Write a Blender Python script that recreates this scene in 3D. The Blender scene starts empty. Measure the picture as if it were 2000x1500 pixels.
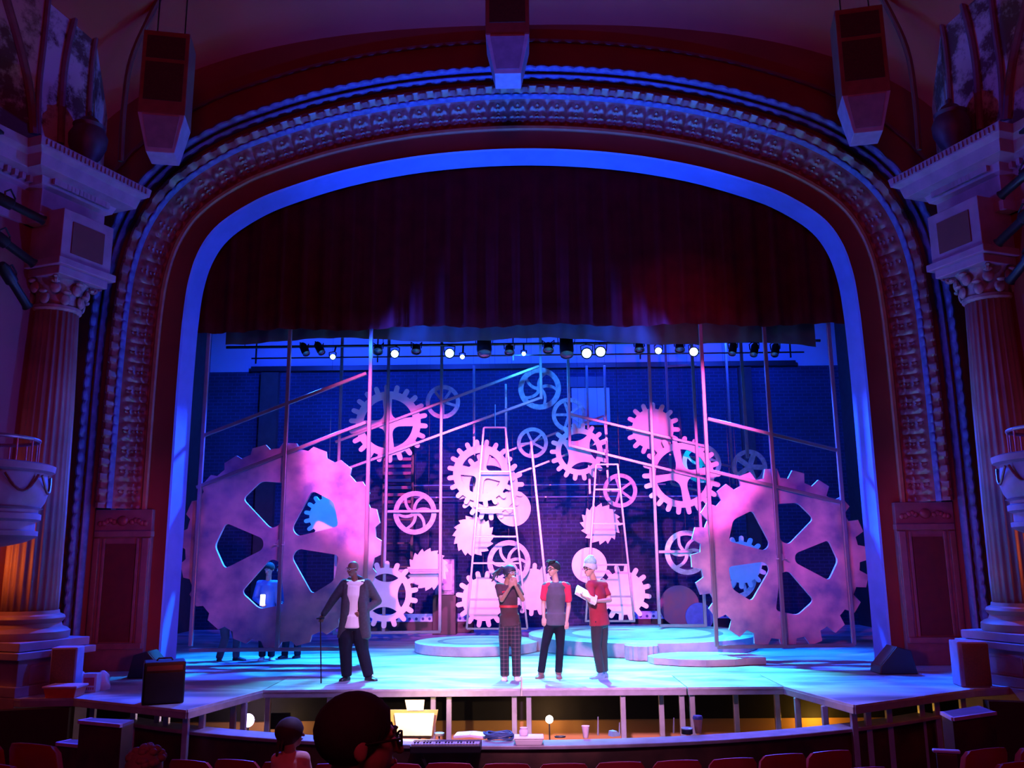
import bpy, bmesh, math, random
from math import sin, cos, pi, radians, atan2, sqrt, hypot
from mathutils import Vector, Matrix
from mathutils.geometry import tessellate_polygon
random.seed(7)
SC = bpy.context.scene
COL = SC.collection
V = Vector

# ------------------------------------------------------------------ camera
F = 1715.0; H = 1.85
PI_, YA, RO = radians(11.2), radians(0.7), radians(0.5)
FW = V((-sin(YA)*cos(PI_), cos(YA)*cos(PI_), sin(PI_)))
_rt = V((cos(YA), sin(YA), 0)); _up = _rt.cross(FW)
RT = _rt*cos(RO) - _up*sin(RO); UP = _rt*sin(RO) + _up*cos(RO)
CAM = V((0, 0, H))
cd = bpy.data.cameras.new('camera'); cam = bpy.data.objects.new('camera', cd); COL.objects.link(cam)
cd.sensor_width = 36; cd.sensor_fit = 'HORIZONTAL'; cd.lens = F/2000*36; cd.clip_end = 200; cd.clip_start = 0.05
M = Matrix((RT, UP, -FW)).transposed().to_4x4(); M.translation = CAM; cam.matrix_world = M
SC.camera = cam
def P(px, py, Y):
    d = FW*F + RT*(px-1000) + UP*(750-py)
    return CAM + d*(Y/d.y)
def PF(px, py, z=0.0):
    d = FW*F + RT*(px-1000) + UP*(750-py)
    return CAM + d*((z-H)/d.z)
def PXM(p):                                            # metres per pixel at a point
    return ((V(p)-CAM).dot(FW))/F

# ------------------------------------------------------------------ colour management, world, lights
SC.view_settings.view_transform = 'Standard'; SC.view_settings.look = 'None'
SC.view_settings.gamma = 1; SC.view_settings.use_curve_mapping = False; SC.view_settings.exposure = 0.0
w = bpy.data.worlds.new('world'); SC.world = w; w.use_nodes = True
w.node_tree.nodes['Background'].inputs[0].default_value = (0.10, 0.02, 0.12, 1)
w.node_tree.nodes['Background'].inputs[1].default_value = 0.02
SC.cycles.use_denoising = True
SC.cycles.sample_clamp_indirect = 3.0
SC.cycles.max_bounces = 5

def lamp(name, kind, loc, to, col, power, size=0.1, angle=60, blend=0.3):
    l = bpy.data.lights.new(name, kind); o = bpy.data.objects.new(name, l); COL.objects.link(o)
    l.color = col; l.energy = power
    if kind == 'SPOT':
        l.spot_size = radians(angle); l.spot_blend = blend; l.shadow_soft_size = size
    elif kind == 'POINT':
        l.shadow_soft_size = size
    else:
        l.size = size
    o.location = loc
    if to is not None:
        o.rotation_euler = (V(to)-V(loc)).to_track_quat('-Z', 'Y').to_euler()
    return o
BLUE = (0.01, 0.07, 1.0); CYAN = (0.03, 0.62, 1.0); PINK = (1.0, 0.13, 0.70)
# pink front-of-house spots through the arch onto the scenery
lamp('front_spot_pink', 'SPOT', (0.5, 5.0, 6.2), (-0.3, 20.5, 2.6), (1.0, 0.12, 0.62), 24000, 0.15, 16.5, 0.6)
lamp('front_spot_hot', 'SPOT', (-0.4, 5.0, 6.2), (-0.95, 20.4, 3.15), (1.0, 0.6, 0.9), 7000, 0.1, 6, 0.9)
lamp('front_spot_pink', 'SPOT', (-2.0, 5.0, 6.2), (-2.5, 20.3, 2.9), (1.0, 0.12, 0.60), 21000, 0.15, 19, 0.4)
lamp('front_spot_pink', 'SPOT', (3.5, 5.0, 6.2), (2.7, 20.5, 3.0), (1.0, 0.10, 0.55), 21000, 0.15, 17, 0.4)
lamp('front_spot_magenta', 'SPOT', (1.5, 6.0, 6.0), (-3.4, 16.5, 3.0), (0.85, 0.10, 0.85), 3600, 0.15, 18, 1.0)
lamp('front_spot_magenta', 'SPOT', (-1.5, 6.0, 6.0), (4.0, 16.5, 2.0), (0.95, 0.08, 0.55), 4200, 0.15, 20, 1.0)
lamp('front_spot_violet', 'SPOT', (0.0, 4.5, 4.3), (0.2, 14.0, 1.0), (1.0, 0.42, 0.85), 7000, 0.15, 38, 0.7)
# overhead cyan and blue lights on the rig behind the border
for x, y, tx, ty, c, e, a in ((-2.6, 18.2, -1.9, 15.4, CYAN, 7500, 52), (0.2, 18.2, 0.3, 15.0, (0.08, 0.80, 1.0), 14000, 46), (1.6, 18.2, 2.4, 15.6, (0.05, 0.72, 1.0), 10000, 48),
                              (2.6, 19.4, 2.4, 18.9, (0.04, 0.68, 1.0), 3000, 56), (-1.0, 19.2, -0.9, 18.5, (0.04, 0.62, 1.0), 2000, 44), (-3.6, 18.2, -4.3, 16.7, (0.0, 0.25, 1.0), 8000, 62), (4.2, 18.2, 5.2, 16.0, (0.0, 0.12, 1.0), 7000, 62),
                              (-4.6, 18.2, -5.0, 13.8, BLUE, 6500, 80), (4.6, 18.2, 5.2, 13.8, BLUE, 6500, 80)):
    lamp('rig_spot', 'SPOT', (x, y, 5.80), (tx, ty, 0), c, e, 0.12, a, 0.7)
lamp('rig_spot_cyan', 'SPOT', (4.0, 20.48, 5.9), (4.0, 20.86, 3.4), (0.05, 0.6, 1.0), 700, 0.05, 18, 0.5)
for x in (-5.5, -2, 2, 5.5):
    lamp('rig_wall_blue', 'SPOT', (x, 20.8, 7.6), (x, 24.4, 5.5), (0.01, 0.05, 1.0), 1300, 0.2, 140, 0.8)
lamp('rig_gear_blue', 'SPOT', (0.0, 18.6, 6.3), (0.0, 20.9, 5.4), (0.02, 0.22, 1.0), 450, 0.1, 100, 0.9)
for sx in (-1, 1):
    lamp('side_gear_blue', 'SPOT', (-sx*1.5, 9.0, 4.0), (sx*6.0, 16.5, 2.0), (0.02, 0.05, 1.0), 1500, 0.1, 24, 1.0)
# blue arch wash standing in the pit
for sx in (-1, 1):
    lamp('arch_wash_blue', 'SPOT', (sx*2.2, 12.3, -0.6), (sx*1.0, 15.6, 11.6), (0.01, 0.10, 1.0), 4800, 0.1, 46, 0.9)
    lamp('side_wash_blue', 'SPOT', (-sx*1.2, 12.3, -0.5), (-sx*7.3, 13.6, 6.2), (0.12, 0.10, 1.0), 800, 0.1, 62, 0.9)
    lamp('reveal_wash_blue', 'SPOT', (sx*3.2, 15.98, 5.95), (-sx*6.2, 15.98, 4.0), (0.01, 0.09, 1.0), 1300, 0.1, 125, 0.6)
    lamp('aisle_uplight', 'POINT', (sx*7.85, 12.45, 1.9), None, (1.0, 0.20, 0.02), 26, 0.1)
    lamp('door_glow_red', 'SPOT', (sx*2.5, 9.0, 1.2), (sx*6.5, 15.7, 1.6), (1.0, 0.10, 0.05), 520, 0.2, 34, 1.0)  # unseen red spot added to warm the lower arch sides
lamp('rail_wash_violet', 'SPOT', (0, 11.6, 9.5), (0, 11.4, -0.3), (0.30, 0.24, 1.0), 5500, 0.2, 62, 0.6)
lamp('rail_spot_violet', 'SPOT', (0.5, 2.5, 5.2), (0, 11.2, -0.3), (0.65, 0.42, 1.0), 700, 0.1, 34, 0.8)
lamp('curtain_spot_magenta', 'SPOT', (2.0, 7.0, 3.6), (3.0, 16.3, 6.2), (1.0, 0.05, 0.60), 1100, 0.1, 18, 1.0)  # unseen spot added to stand in for pink spill on the curtain
# dim red house light behind the camera
lamp('house_light_red', 'AREA', (0, -3, 8.0), (0, 15, 7), (1.0, 0.05, 0.16), 230, 4.0)

# ------------------------------------------------------------------ materials
MATS = {}
def mat(name, col, rough=0.6, metal=0.0, amt=0.12, scale=6.0, bump=0.0, emit=None, spec=0.5, col2=None, sheen=0.0):
    if name in MATS: return MATS[name]
    m = bpy.data.materials.new(name); m.use_nodes = True; nt = m.node_tree; b = nt.nodes['Principled BSDF']
    b.inputs['Roughness'].default_value = rough; b.inputs['Metallic'].default_value = metal
    b.inputs['Specular IOR Level'].default_value = spec
    tc = nt.nodes.new('ShaderNodeTexCoord')
    n = nt.nodes.new('ShaderNodeTexNoise'); n.inputs['Scale'].default_value = scale; n.inputs['Detail'].default_value = 5
    nt.links.new(tc.outputs['Object'], n.inputs['Vector'])
    r = nt.nodes.new('ShaderNodeValToRGB')
    r.color_ramp.elements[0].position = 0.35; r.color_ramp.elements[1].position = 0.65
    c2 = col2 if col2 else tuple(max(0, c*(1-amt*2)) for c in col)
    r.color_ramp.elements[0].color = (*c2, 1); r.color_ramp.elements[1].color = (*col, 1)
    nt.links.new(n.outputs['Fac'], r.inputs['Fac']); nt.links.new(r.outputs['Color'], b.inputs['Base Color'])
    if bump:
        bp = nt.nodes.new('ShaderNodeBump'); bp.inputs['Strength'].default_value = bump
        nt.links.new(n.outputs['Fac'], bp.inputs['Height']); nt.links.new(bp.outputs['Normal'], b.inputs['Normal'])
    if sheen: b.inputs['Sheen Weight'].default_value = sheen
    if emit:
        b.inputs['Emission Color'].default_value = (*emit[0], 1); b.inputs['Emission Strength'].default_value = emit[1]
    MATS[name] = m
    return m
def brick_mat():
    m = bpy.data.materials.new('brick'); m.use_nodes = True; nt = m.node_tree; b = nt.nodes['Principled BSDF']
    tc = nt.nodes.new('ShaderNodeTexCoord'); sp = nt.nodes.new('ShaderNodeSeparateXYZ'); cb = nt.nodes.new('ShaderNodeCombineXYZ')
    nt.links.new(tc.outputs['Object'], sp.inputs[0]); nt.links.new(sp.outputs[0], cb.inputs[0]); nt.links.new(sp.outputs[2], cb.inputs[1])
    br = nt.nodes.new('ShaderNodeTexBrick'); br.inputs['Scale'].default_value = 1.0
    br.inputs['Brick Width'].default_value = 0.26; br.inputs['Row Height'].default_value = 0.095; br.inputs['Mortar Size'].default_value = 0.012
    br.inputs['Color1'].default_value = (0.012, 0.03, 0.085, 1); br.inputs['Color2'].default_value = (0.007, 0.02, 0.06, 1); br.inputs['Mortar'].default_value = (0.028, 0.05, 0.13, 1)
    nt.links.new(cb.outputs[0], br.inputs['Vector'])
    n = nt.nodes.new('ShaderNodeTexNoise'); n.inputs['Scale'].default_value = 0.8; n.inputs['Detail'].default_value = 6; nt.links.new(tc.outputs['Object'], n.inputs['Vector'])
    mx = nt.nodes.new('ShaderNodeMix'); mx.data_type = 'RGBA'; mx.blend_type = 'MULTIPLY'; mx.inputs['Factor'].default_value = 0.8
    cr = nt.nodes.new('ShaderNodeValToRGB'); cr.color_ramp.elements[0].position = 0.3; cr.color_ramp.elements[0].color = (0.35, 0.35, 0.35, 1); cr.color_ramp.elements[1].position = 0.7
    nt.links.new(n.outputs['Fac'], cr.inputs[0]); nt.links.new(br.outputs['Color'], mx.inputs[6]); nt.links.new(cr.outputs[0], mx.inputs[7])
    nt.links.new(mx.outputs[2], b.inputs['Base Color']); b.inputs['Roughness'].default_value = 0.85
    bp = nt.nodes.new('ShaderNodeBump'); bp.inputs['Strength'].default_value = 0.4; nt.links.new(br.outputs['Fac'], bp.inputs['Height']); bp.invert = True
    nt.links.new(bp.outputs[0], b.inputs['Normal'])
    return m
def plaid_mat():
    m = bpy.data.materials.new('plaid'); m.use_nodes = True; nt = m.node_tree; b = nt.nodes['Principled BSDF']
    tc = nt.nodes.new('ShaderNodeTexCoord'); sp = nt.nodes.new('ShaderNodeSeparateXYZ'); nt.links.new(tc.outputs['Object'], sp.inputs[0])
    outs = []
    for k, o in ((2, 1.0), (0, 1.0)):
        mu = nt.nodes.new('ShaderNodeMath'); mu.operation = 'MULTIPLY'; mu.inputs[1].default_value = 105; nt.links.new(sp.outputs[k], mu.inputs[0])
        si = nt.nodes.new('ShaderNodeMath'); si.operation = 'SINE'; nt.links.new(mu.outputs[0], si.inputs[0])
        g = nt.nodes.new('ShaderNodeMath'); g.operation = 'GREATER_THAN'; g.inputs[1].default_value = 0.6; nt.links.new(si.outputs[0], g.inputs[0]); outs.append(g)
    ad = nt.nodes.new('ShaderNodeMath'); ad.operation = 'ADD'; nt.links.new(outs[0].outputs[0], ad.inputs[0]); nt.links.new(outs[1].outputs[0], ad.inputs[1])
    r = nt.nodes.new('ShaderNodeValToRGB'); r.color_ramp.elements[0].color = (0.012, 0.012, 0.025, 1); r.color_ramp.elements[1].color = (0.11, 0.05, 0.07, 1)
    dv = nt.nodes.new('ShaderNodeMath'); dv.operation = 'MULTIPLY'; dv.inputs[1].default_value = 0.5; nt.links.new(ad.outputs[0], dv.inputs[0])
    nt.links.new(dv.outputs[0], r.inputs[0]); nt.links.new(r.outputs[0], b.inputs['Base Color']); b.inputs['Roughness'].default_value = 0.9
    return m
def floor_mat():
    m = bpy.data.materials.new('stage_floor'); m.use_nodes = True; nt = m.node_tree; b = nt.nodes['Principled BSDF']
    tc = nt.nodes.new('ShaderNodeTexCoord'); mp = nt.nodes.new('ShaderNodeMapping'); mp.inputs['Scale'].default_value = (0.55, 1.3, 1)
    mp.inputs['Rotation'].default_value = (0, 0, 0.35); nt.links.new(tc.outputs['Object'], mp.inputs[0])
    n = nt.nodes.new('ShaderNodeTexNoise'); n.inputs['Scale'].default_value = 0.9; n.inputs['Detail'].default_value = 7; n.inputs['Distortion'].default_value = 1.2
    nt.links.new(mp.outputs[0], n.inputs['Vector'])
    r = nt.nodes.new('ShaderNodeValToRGB'); r.color_ramp.elements[0].position = 0.38; r.color_ramp.elements[0].color = (0.20, 0.22, 0.26, 1)
    r.color_ramp.elements[1].position = 0.62; r.color_ramp.elements[1].color = (0.62, 0.64, 0.68, 1)
    nt.links.new(n.outputs['Fac'], r.inputs[0]); nt.links.new(r.outputs[0], b.inputs['Base Color']); b.inputs['Roughness'].default_value = 0.42
    return m
def peel_mat():
    m = bpy.data.materials.new('peeling_plaster'); m.use_nodes = True; nt = m.node_tree; b = nt.nodes['Principled BSDF']
    tc = nt.nodes.new('ShaderNodeTexCoord')
    n = nt.nodes.new('ShaderNodeTexNoise'); n.inputs['Scale'].default_value = 1.3; n.inputs['Detail'].default_value = 9; n.inputs['Roughness'].default_value = 0.7
    nt.links.new(tc.outputs['Object'], n.inputs['Vector'])
    r = nt.nodes.new('ShaderNodeValToRGB'); r.color_ramp.elements[0].position = 0.44; r.color_ramp.elements[0].color = (0.10, 0.03, 0.05, 1)
    r.color_ramp.elements[1].position = 0.54; r.color_ramp.elements[1].color = (0.50, 0.40, 0.48, 1)
    nt.links.new(n.outputs['Fac'], r.inputs[0]); nt.links.new(r.outputs[0], b.inputs['Base Color']); b.inputs['Roughness'].default_value = 0.9
    return m
BRICK = brick_mat(); PLAID = plaid_mat(); FLOORM = floor_mat(); PEEL = peel_mat()
WINE = mat('wine_paint', (0.24, 0.03, 0.025), 0.75, amt=0.1, scale=1.2)
WINE2 = mat('dark_wine_paint', (0.16, 0.02, 0.03), 0.7, amt=0.1, scale=2)
VAULT = mat('vault_paint', (0.42, 0.035, 0.035), 0.8, amt=0.08, scale=0.7)
ORN = mat('ornament_gilt', (0.26, 0.05, 0.075), 0.36, amt=0.25, scale=9, bump=0.2, col2=(0.16, 0.025, 0.03))
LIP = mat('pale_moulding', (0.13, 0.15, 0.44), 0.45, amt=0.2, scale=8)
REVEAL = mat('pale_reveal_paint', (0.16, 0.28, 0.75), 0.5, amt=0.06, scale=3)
COLM = mat('column_paint', (0.36, 0.20, 0.20), 0.5, amt=0.15, scale=2)
CREAM = mat('ledge_paint', (0.36, 0.24, 0.34), 0.55, amt=0.12, scale=4)
GEAR = mat('gear_paint', (0.78, 0.72, 0.74), 0.75, amt=0.06, scale=3)
BIGG = mat('mottled_gear_paint', (0.66, 0.56, 0.62), 0.8, scale=1.6, col2=(0.14, 0.17, 0.36), amt=0.2)
WHEEL = mat('wheel_paint', (0.50, 0.55, 0.68), 0.6, scale=12, amt=0.18)
PIPE = mat('steel_tube', (0.26, 0.26, 0.30), 0.33, 0.45, amt=0.08, scale=5)
ALU = mat('aluminium', (0.55, 0.55, 0.62), 0.35, 0.5, amt=0.08, scale=8)
BLACK = mat('black_metal', (0.012, 0.012, 0.015), 0.45, amt=0.1)
BLKC = mat('black_cloth', (0.012, 0.010, 0.014), 0.95, amt=0.1)
VELVET = mat('red_velvet', (0.085, 0.002, 0.006), 1.0, amt=0.15, scale=3, spec=0.05)
SEATM = mat('red_seat_shell', (0.30, 0.010, 0.018), 0.28, amt=0.1, scale=4)
SEATF = mat('red_seat_cloth', (0.35, 0.012, 0.02), 0.85, amt=0.12, scale=14)
WOOD = mat('dark_wood', (0.09, 0.035, 0.02), 0.5, amt=0.3, scale=3)
RAIL = mat('rail_cap', (0.34, 0.28, 0.36), 0.4, amt=0.15, scale=5)
PALEBOX = mat('pale_wall_paint', (0.45, 0.47, 0.55), 0.8, amt=0.05, scale=1)
SPKG = mat('speaker_grille', (0.06, 0.02, 0.018), 0.6, amt=0.2, scale=40)
SPKC = mat('speaker_cabinet', (0.24, 0.07, 0.07), 0.6, amt=0.1)
SPKW = mat('speaker_pale', (0.40, 0.34, 0.50), 0.6, amt=0.1)
GLOW = mat('lamp_glow_blue', (0.5, 0.8, 1), emit=((0.35, 0.75, 1.0), 14.0))
GLOWW = mat('lamp_glow_white', (1, 0.95, 0.9), emit=((1.0, 0.92, 0.85), 14.0))
SKIND = mat('skin_dark', (0.20, 0.085, 0.06), 0.5, amt=0.05)
SKINM = mat('skin_medium', (0.36, 0.19, 0.13), 0.5, amt=0.05)
SKINL = mat('skin_light', (0.62, 0.38, 0.30), 0.5, amt=0.05)

# ------------------------------------------------------------------ mesh helpers
class MB:
    def __init__(s): s.v = []; s.f = []
    def add(s, vs, fs):
        n = len(s.v); s.v += [V(a) for a in vs]; s.f += [tuple(i+n for i in a) for a in fs]; return s
    def box(s, c, d, R=None):
        c = V(c); hx, hy, hz = d[0]/2, d[1]/2, d[2]/2
        vs = [V((x, y, z)) for z in (-hz, hz) for y in (-hy, hy) for x in (-hx, hx)]
        if R is not None: vs = [R @ a for a in vs]
        return s.add([c+a for a in vs], [(0,2,3,1),(4,5,7,6),(0,1,5,4),(2,6,7,3),(0,4,6,2),(1,3,7,5)])
    def hexa(s, b, t):                                  # two quads
        return s.add(list(b)+list(t), [(3,2,1,0),(4,5,6,7),(0,1,5,4),(1,2,6,5),(2,3,7,6),(3,0,4,7)])
    def bar(s, a, b, wd, dp=None, side=None):           # square tube from a to b
        a, b = V(a), V(b); dp = dp or wd; d = (b-a).normalized()
        sd = V(side) if side is not None else V((0, 1, 0))
        if abs(d.dot(sd)) > 0.95: sd = V((1, 0, 0))
        u = d.cross(sd).normalized(); q = u.cross(d).normalized()
        o = [u*(-wd/2)+q*(-dp/2), u*(wd/2)+q*(-dp/2), u*(wd/2)+q*(dp/2), u*(-wd/2)+q*(dp/2)]
        return s.hexa([a+k for k in o], [b+k for k in o])
    def loft(s, rings, caps=True, closed=True):
        n = len(rings[0]); base = len(s.v)
        for r in rings: s.v += [V(a) for a in r]
        for i in range(len(rings)-1):
            for j in range(n if closed else n-1):
                k = (j+1) % n
                s.f.append((base+i*n+j, base+i*n+k, base+(i+1)*n+k, base+(i+1)*n+j))
        if caps and closed:
            s.f.append(tuple(base+j for j in range(n))[::-1]); m = base+(len(rings)-1)*n
            s.f.append(tuple(m+j for j in range(n)))
        return s
    def tube(s, pts, r, n=8, taper=None):
        pts = [V(p) for p in pts]; rings = []; q = None
        for i, p in enumerate(pts):
            d = (pts[min(i+1, len(pts)-1)]-pts[max(i-1, 0)]).normalized()
            if q is None:
                q = d.cross(V((0, 0, 1)) if abs(d.z) < 0.9 else V((1, 0, 0))).normalized()
            q = (q-d*q.dot(d)).normalized(); u = d.cross(q)
            rr = r[i] if isinstance(r, (list, tuple)) else r
            rings.append([p+(q*cos(2*pi*k/n)+u*sin(2*pi*k/n))*rr for k in range(n)])
        return s.loft(rings)
    def lathe(s, c, prof, n=32, sx=1, sy=1, R=None, flute=None):   # prof: (r, z)
        c = V(c); rings = []
        for r, z in prof:
            ring = []
            for k in range(n):
                a = 2*pi*k/n; rr = r*(flute(a, z) if flute else 1)
                p = V((rr*cos(a)*sx, rr*sin(a)*sy, z))
                if R is not None: p = R @ p
                ring.append(c+p)
            rings.append(ring)
        return s.loft(rings)
    def ell(s, c, r, R=None, n=14, m=8):
        prof = [(max(1e-4, sin(pi*i/m)), -cos(pi*i/m)) for i in range(m+1)]
        c = V(c); rings = []
        for a, z in prof:
            ring = []
            for k in range(n):
                t = 2*pi*k/n; p = V((a*cos(t)*r[0], a*sin(t)*r[1], z*r[2]))
                if R is not None: p = R @ p
                ring.append(c+p)
            rings.append(ring)
        return s.loft(rings)
    def plate(s, c, loops, th, ax=V((1, 0, 0)), ay=V((0, 0, 1)), an=V((0, -1, 0))):
        # flat plate with holes: loops in 2D (first = outline), front face towards an
        c = V(c); L = [[V((p[0], p[1], 0)) for p in l] for l in loops]
        tris = tessellate_polygon(L); flat = [p for l in L for p in l]; n = len(flat); b = len(s.v)
        for k in (0.5, -0.5):
            s.v += [c+ax*p.x+ay*p.y+an*(th*k) for p in flat]
        for t in tris:
            a, d, e = (flat[i] for i in t)
            if (d.x-a.x)*(e.y-a.y)-(d.y-a.y)*(e.x-a.x) < 0: t = t[::-1]
            s.f.append(tuple(b+i for i in t)); s.f.append(tuple(b+n+i for i in t[::-1]))
        o = 0
        for l in L:
            m = len(l)
            for i in range(m):
                j = (i+1) % m
                s.f.append((b+o+i, b+n+o+i, b+n+o+j, b+o+j))
            o += m
        return s

def world_of(o):
    p = V((0, 0, 0))
    while o is not None: p = p+V(o.location); o = o.parent
    return p
def tag(o, label=None, cat=None, group=None, kind=None):
    if label: o['label'] = label
    if cat: o['category'] = cat
    if group: o['group'] = group
    if kind: o['kind'] = kind
    return o
def thing(name, loc, label, cat, group=None):
    o = bpy.data.objects.new(name, None); COL.objects.link(o); o.location = loc; o.empty_display_size = 0.1
    return tag(o, label, cat, group)
def obj(name, mb, m, parent=None, smooth=False, bevel=0, label=None, cat=None, group=None, kind=None, fix=True):
    me = bpy.data.meshes.new(name)
    vs = mb.v
    if parent is not None: off = world_of(parent)
    else:
        lo = [min(v[i] for v in vs) for i in range(3)]; hi = [max(v[i] for v in vs) for i in range(3)]
        off = V(((lo[0]+hi[0])/2, (lo[1]+hi[1])/2, lo[2]))
    me.from_pydata([v-off for v in vs], [], mb.f); me.materials.append(m)
    if fix:
        bm = bmesh.new(); bm.from_mesh(me); bmesh.ops.recalc_face_normals(bm, faces=bm.faces); bm.to_mesh(me); bm.free()
    if smooth:
        for p in me.polygons: p.use_smooth = True
        if smooth != 'all':
            try: me.set_sharp_from_angle(angle=radians(40))
            except Exception: pass
    o = bpy.data.objects.new(name, me); COL.objects.link(o)
    if parent is not None: o.parent = parent
    else: o.location = off
    if bevel:
        b = o.modifiers.new('bevel', 'BEVEL'); b.width = bevel; b.segments = 2; b.limit_method = 'ANGLE'
    return tag(o, label, cat, group, kind)
def dup(o, loc=None, rotz=None, label=None, group=None, parent=None):
    c = o.copy(); COL.objects.link(c); c.parent = parent
    if loc is not None: c.location = loc
    if rotz is not None: c.rotation_euler = (0, 0, rotz)
    if label: c['label'] = label
    if group: c['group'] = group
    for ch in list(o.children): dup(ch, parent=c)
    return c
def struct(name, mb, m, **k): return obj(name, mb, m, kind='structure', **k)

# ------------------------------------------------------------------ setting: stage floor, pit, walls
LIPY = 13.3
lip = [(-9.2, 13.9), (-6.25, 12.85), (-4.28, 11.62), (-3.82, LIPY), (3.72, LIPY), (4.12, 11.66), (6.25, 12.95), (9.2, 13.9)]
mb = MB(); mb.plate((0, 0, -0.15), [[(-9.2, 14.6), (9.2, 14.6), (9.2, 24.6), (-9.2, 24.6)]], 0.3, V((1,0,0)), V((0,1,0)), V((0,0,1)))
struct('floor', mb, FLOORM)
decks = [([(-9.2, 14.6), (-9.2, 13.9), (-6.95, 12.62), (-6.25, 12.68), (-4.28, 11.62), (-3.82, LIPY), (-3.82, 14.6)], 'angled wing deck at the left end of the apron, under the orange tub and amplifier'),
         ([(-3.8, 14.6), (-3.8, LIPY), (-0.08, LIPY), (-0.08, 14.6)], 'straight apron deck under the man with the cane, left of the double legs'),
         ([(-0.05, 14.6), (-0.05, LIPY), (2.31, LIPY), (2.31, 14.6)], 'straight apron deck right of the double legs, above the pit lamp and white cup'),
         ([(2.33, 14.6), (2.33, LIPY), (3.70, LIPY), (3.70, 14.6)], 'short straight apron deck beside the right wing deck, pink glint on its left edge'),
         ([(3.72, 14.6), (3.72, LIPY), (4.12, 11.66), (6.25, 12.95), (9.2, 13.9), (9.2, 14.6)], 'angled wing deck at the right end of the apron, under the loudspeaker by the column')]
legpos = [[(-6.1, 12.95), (-5.35, 12.55), (-5.0, 12.5), (-4.8, 12.3), (-4.35, 11.8), (-4.25, 12.1), (-4.1, 12.9), (-3.95, 12.9)],
          [(-3.75, 13.38), (-2.85, 13.38), (-1.35, 13.42), (-1.12, 13.42), (-0.17, 13.38)],
          [(0.04, 13.38), (1.4, 13.38), (2.0, 13.7), (2.25, 13.38)],
          [(2.40, 13.38), (3.1, 13.7), (3.62, 13.38)],
          [(3.8, 13.0), (3.95, 12.3), (4.15, 11.8), (4.4, 12.0), (4.75, 12.2), (5.35, 12.6), (5.6, 12.7), (6.1, 13.0)]]
for k, (poly, lab) in enumerate(decks):
    cx = sum(p[0] for p in poly)/len(poly)
    t = thing('stage_deck', (cx, 14.0, -1.65), lab, 'stage platform')
    d = MB(); d.plate((0, 0, -0.012), [poly], 0.024, V((1,0,0)), V((0,1,0)), V((0,0,1))); obj('deck_board', d, FLOORM, t)
    fr = MB()
    front = [p for p in poly if p[1] < 14.5]
    for a, b in zip(front, front[1:]):
        fr.bar((a[0], a[1], -0.066), (b[0], b[1], -0.066), 0.04, 0.084, side=(0, 0, 1))
    obj('edge_frame', fr, ALU, t, bevel=0.006)
    nose = MB()
    for a, b in zip(front, front[1:]): nose.bar((a[0], a[1]-0.01, -0.012), (b[0], b[1]-0.01, -0.012), 0.03, 0.03)
    obj('edge_strip', nose, mat('edge_strip', (0.7, 0.72, 0.8), 0.3, 0.3), t)
    for (lx, ly) in legpos[k]:
        g = MB(); g.bar((lx, ly, -1.65), (lx, ly, -0.11), 0.075, 0.075); obj('leg', g, ALU, t, bevel=0.008)
mb = MB(); mb.plate((0, 0, -1.7), [[(-12, -3), (12, -3), (12, 16), (-12, 16)]], 0.1, V((1,0,0)), V((0,1,0)), V((0,0,1)))
struct('floor_pit', mb, mat('pit_floor', (0.05, 0.03, 0.03), 0.8))
mb = MB(); mb.box((0, 15.0, -1.2), (15, 0.1, 1.0)); struct('wall_pit', mb, mat('pit_cream', (0.55, 0.27, 0.10), 0.7, amt=0.05, scale=1))
mb = MB(); mb.box((0, 14.9, -0.50), (15, 0.06, 0.4)); struct('wall_pit_upper', mb, BLKC)
mb = MB()
mb.plate((0, 0, 0.0), [[(-11, -2), (11, -2), (11, 8.5), (-11, 8.5)]], 0.02, V((1,0,0)), V((0,1,0)), V((0,0,1)))
mb.v = [V((v.x, v.y, v.z-0.95+max(0, 8.6-v.y)*0.13)) for v in mb.v]
struct('floor_auditorium', mb, mat('auditorium_carpet', (0.12, 0.01, 0.015), 0.95))
mb = MB(); ring = []
for i in range(41):
    a = radians(-36+72*i/40)
    ring.append([V((R*sin(a), 20.56-R*cos(a), z)) for R, z in ((9.62, -1.65), (9.62, -0.34), (9.42, -0.34), (9.42, -1.65))])
mb.loft(ring); struct('wall_pit_rail', mb, WOOD)
mb = MB(); ring = []
for i in range(49):
    a = radians(-36+72*i/48)
    ring.append([V((R*sin(a), 20.56-R*cos(a), z)) for R, z in ((9.70, -0.345), (9.70, -0.30), (9.36, -0.30), (9.36, -0.345))])
mb.loft(ring); struct('trim_1', mb, RAIL, bevel=0.01)
for s in (-1, 1):
    mb = MB(); a, b, c, d = (s*6.3, 12.66), (s*9.4, 11.6), (s*9.4, 11.8), (s*6.3, 12.82)
    mb.hexa([(p[0], p[1], -1.65) for p in (a, b, c, d)], [(p[0], p[1], -0.12) for p in (a, b, c, d)]); struct('wall_box_front', mb, mat('black_wood', (0.03, 0.012, 0.008), 0.6))
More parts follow.
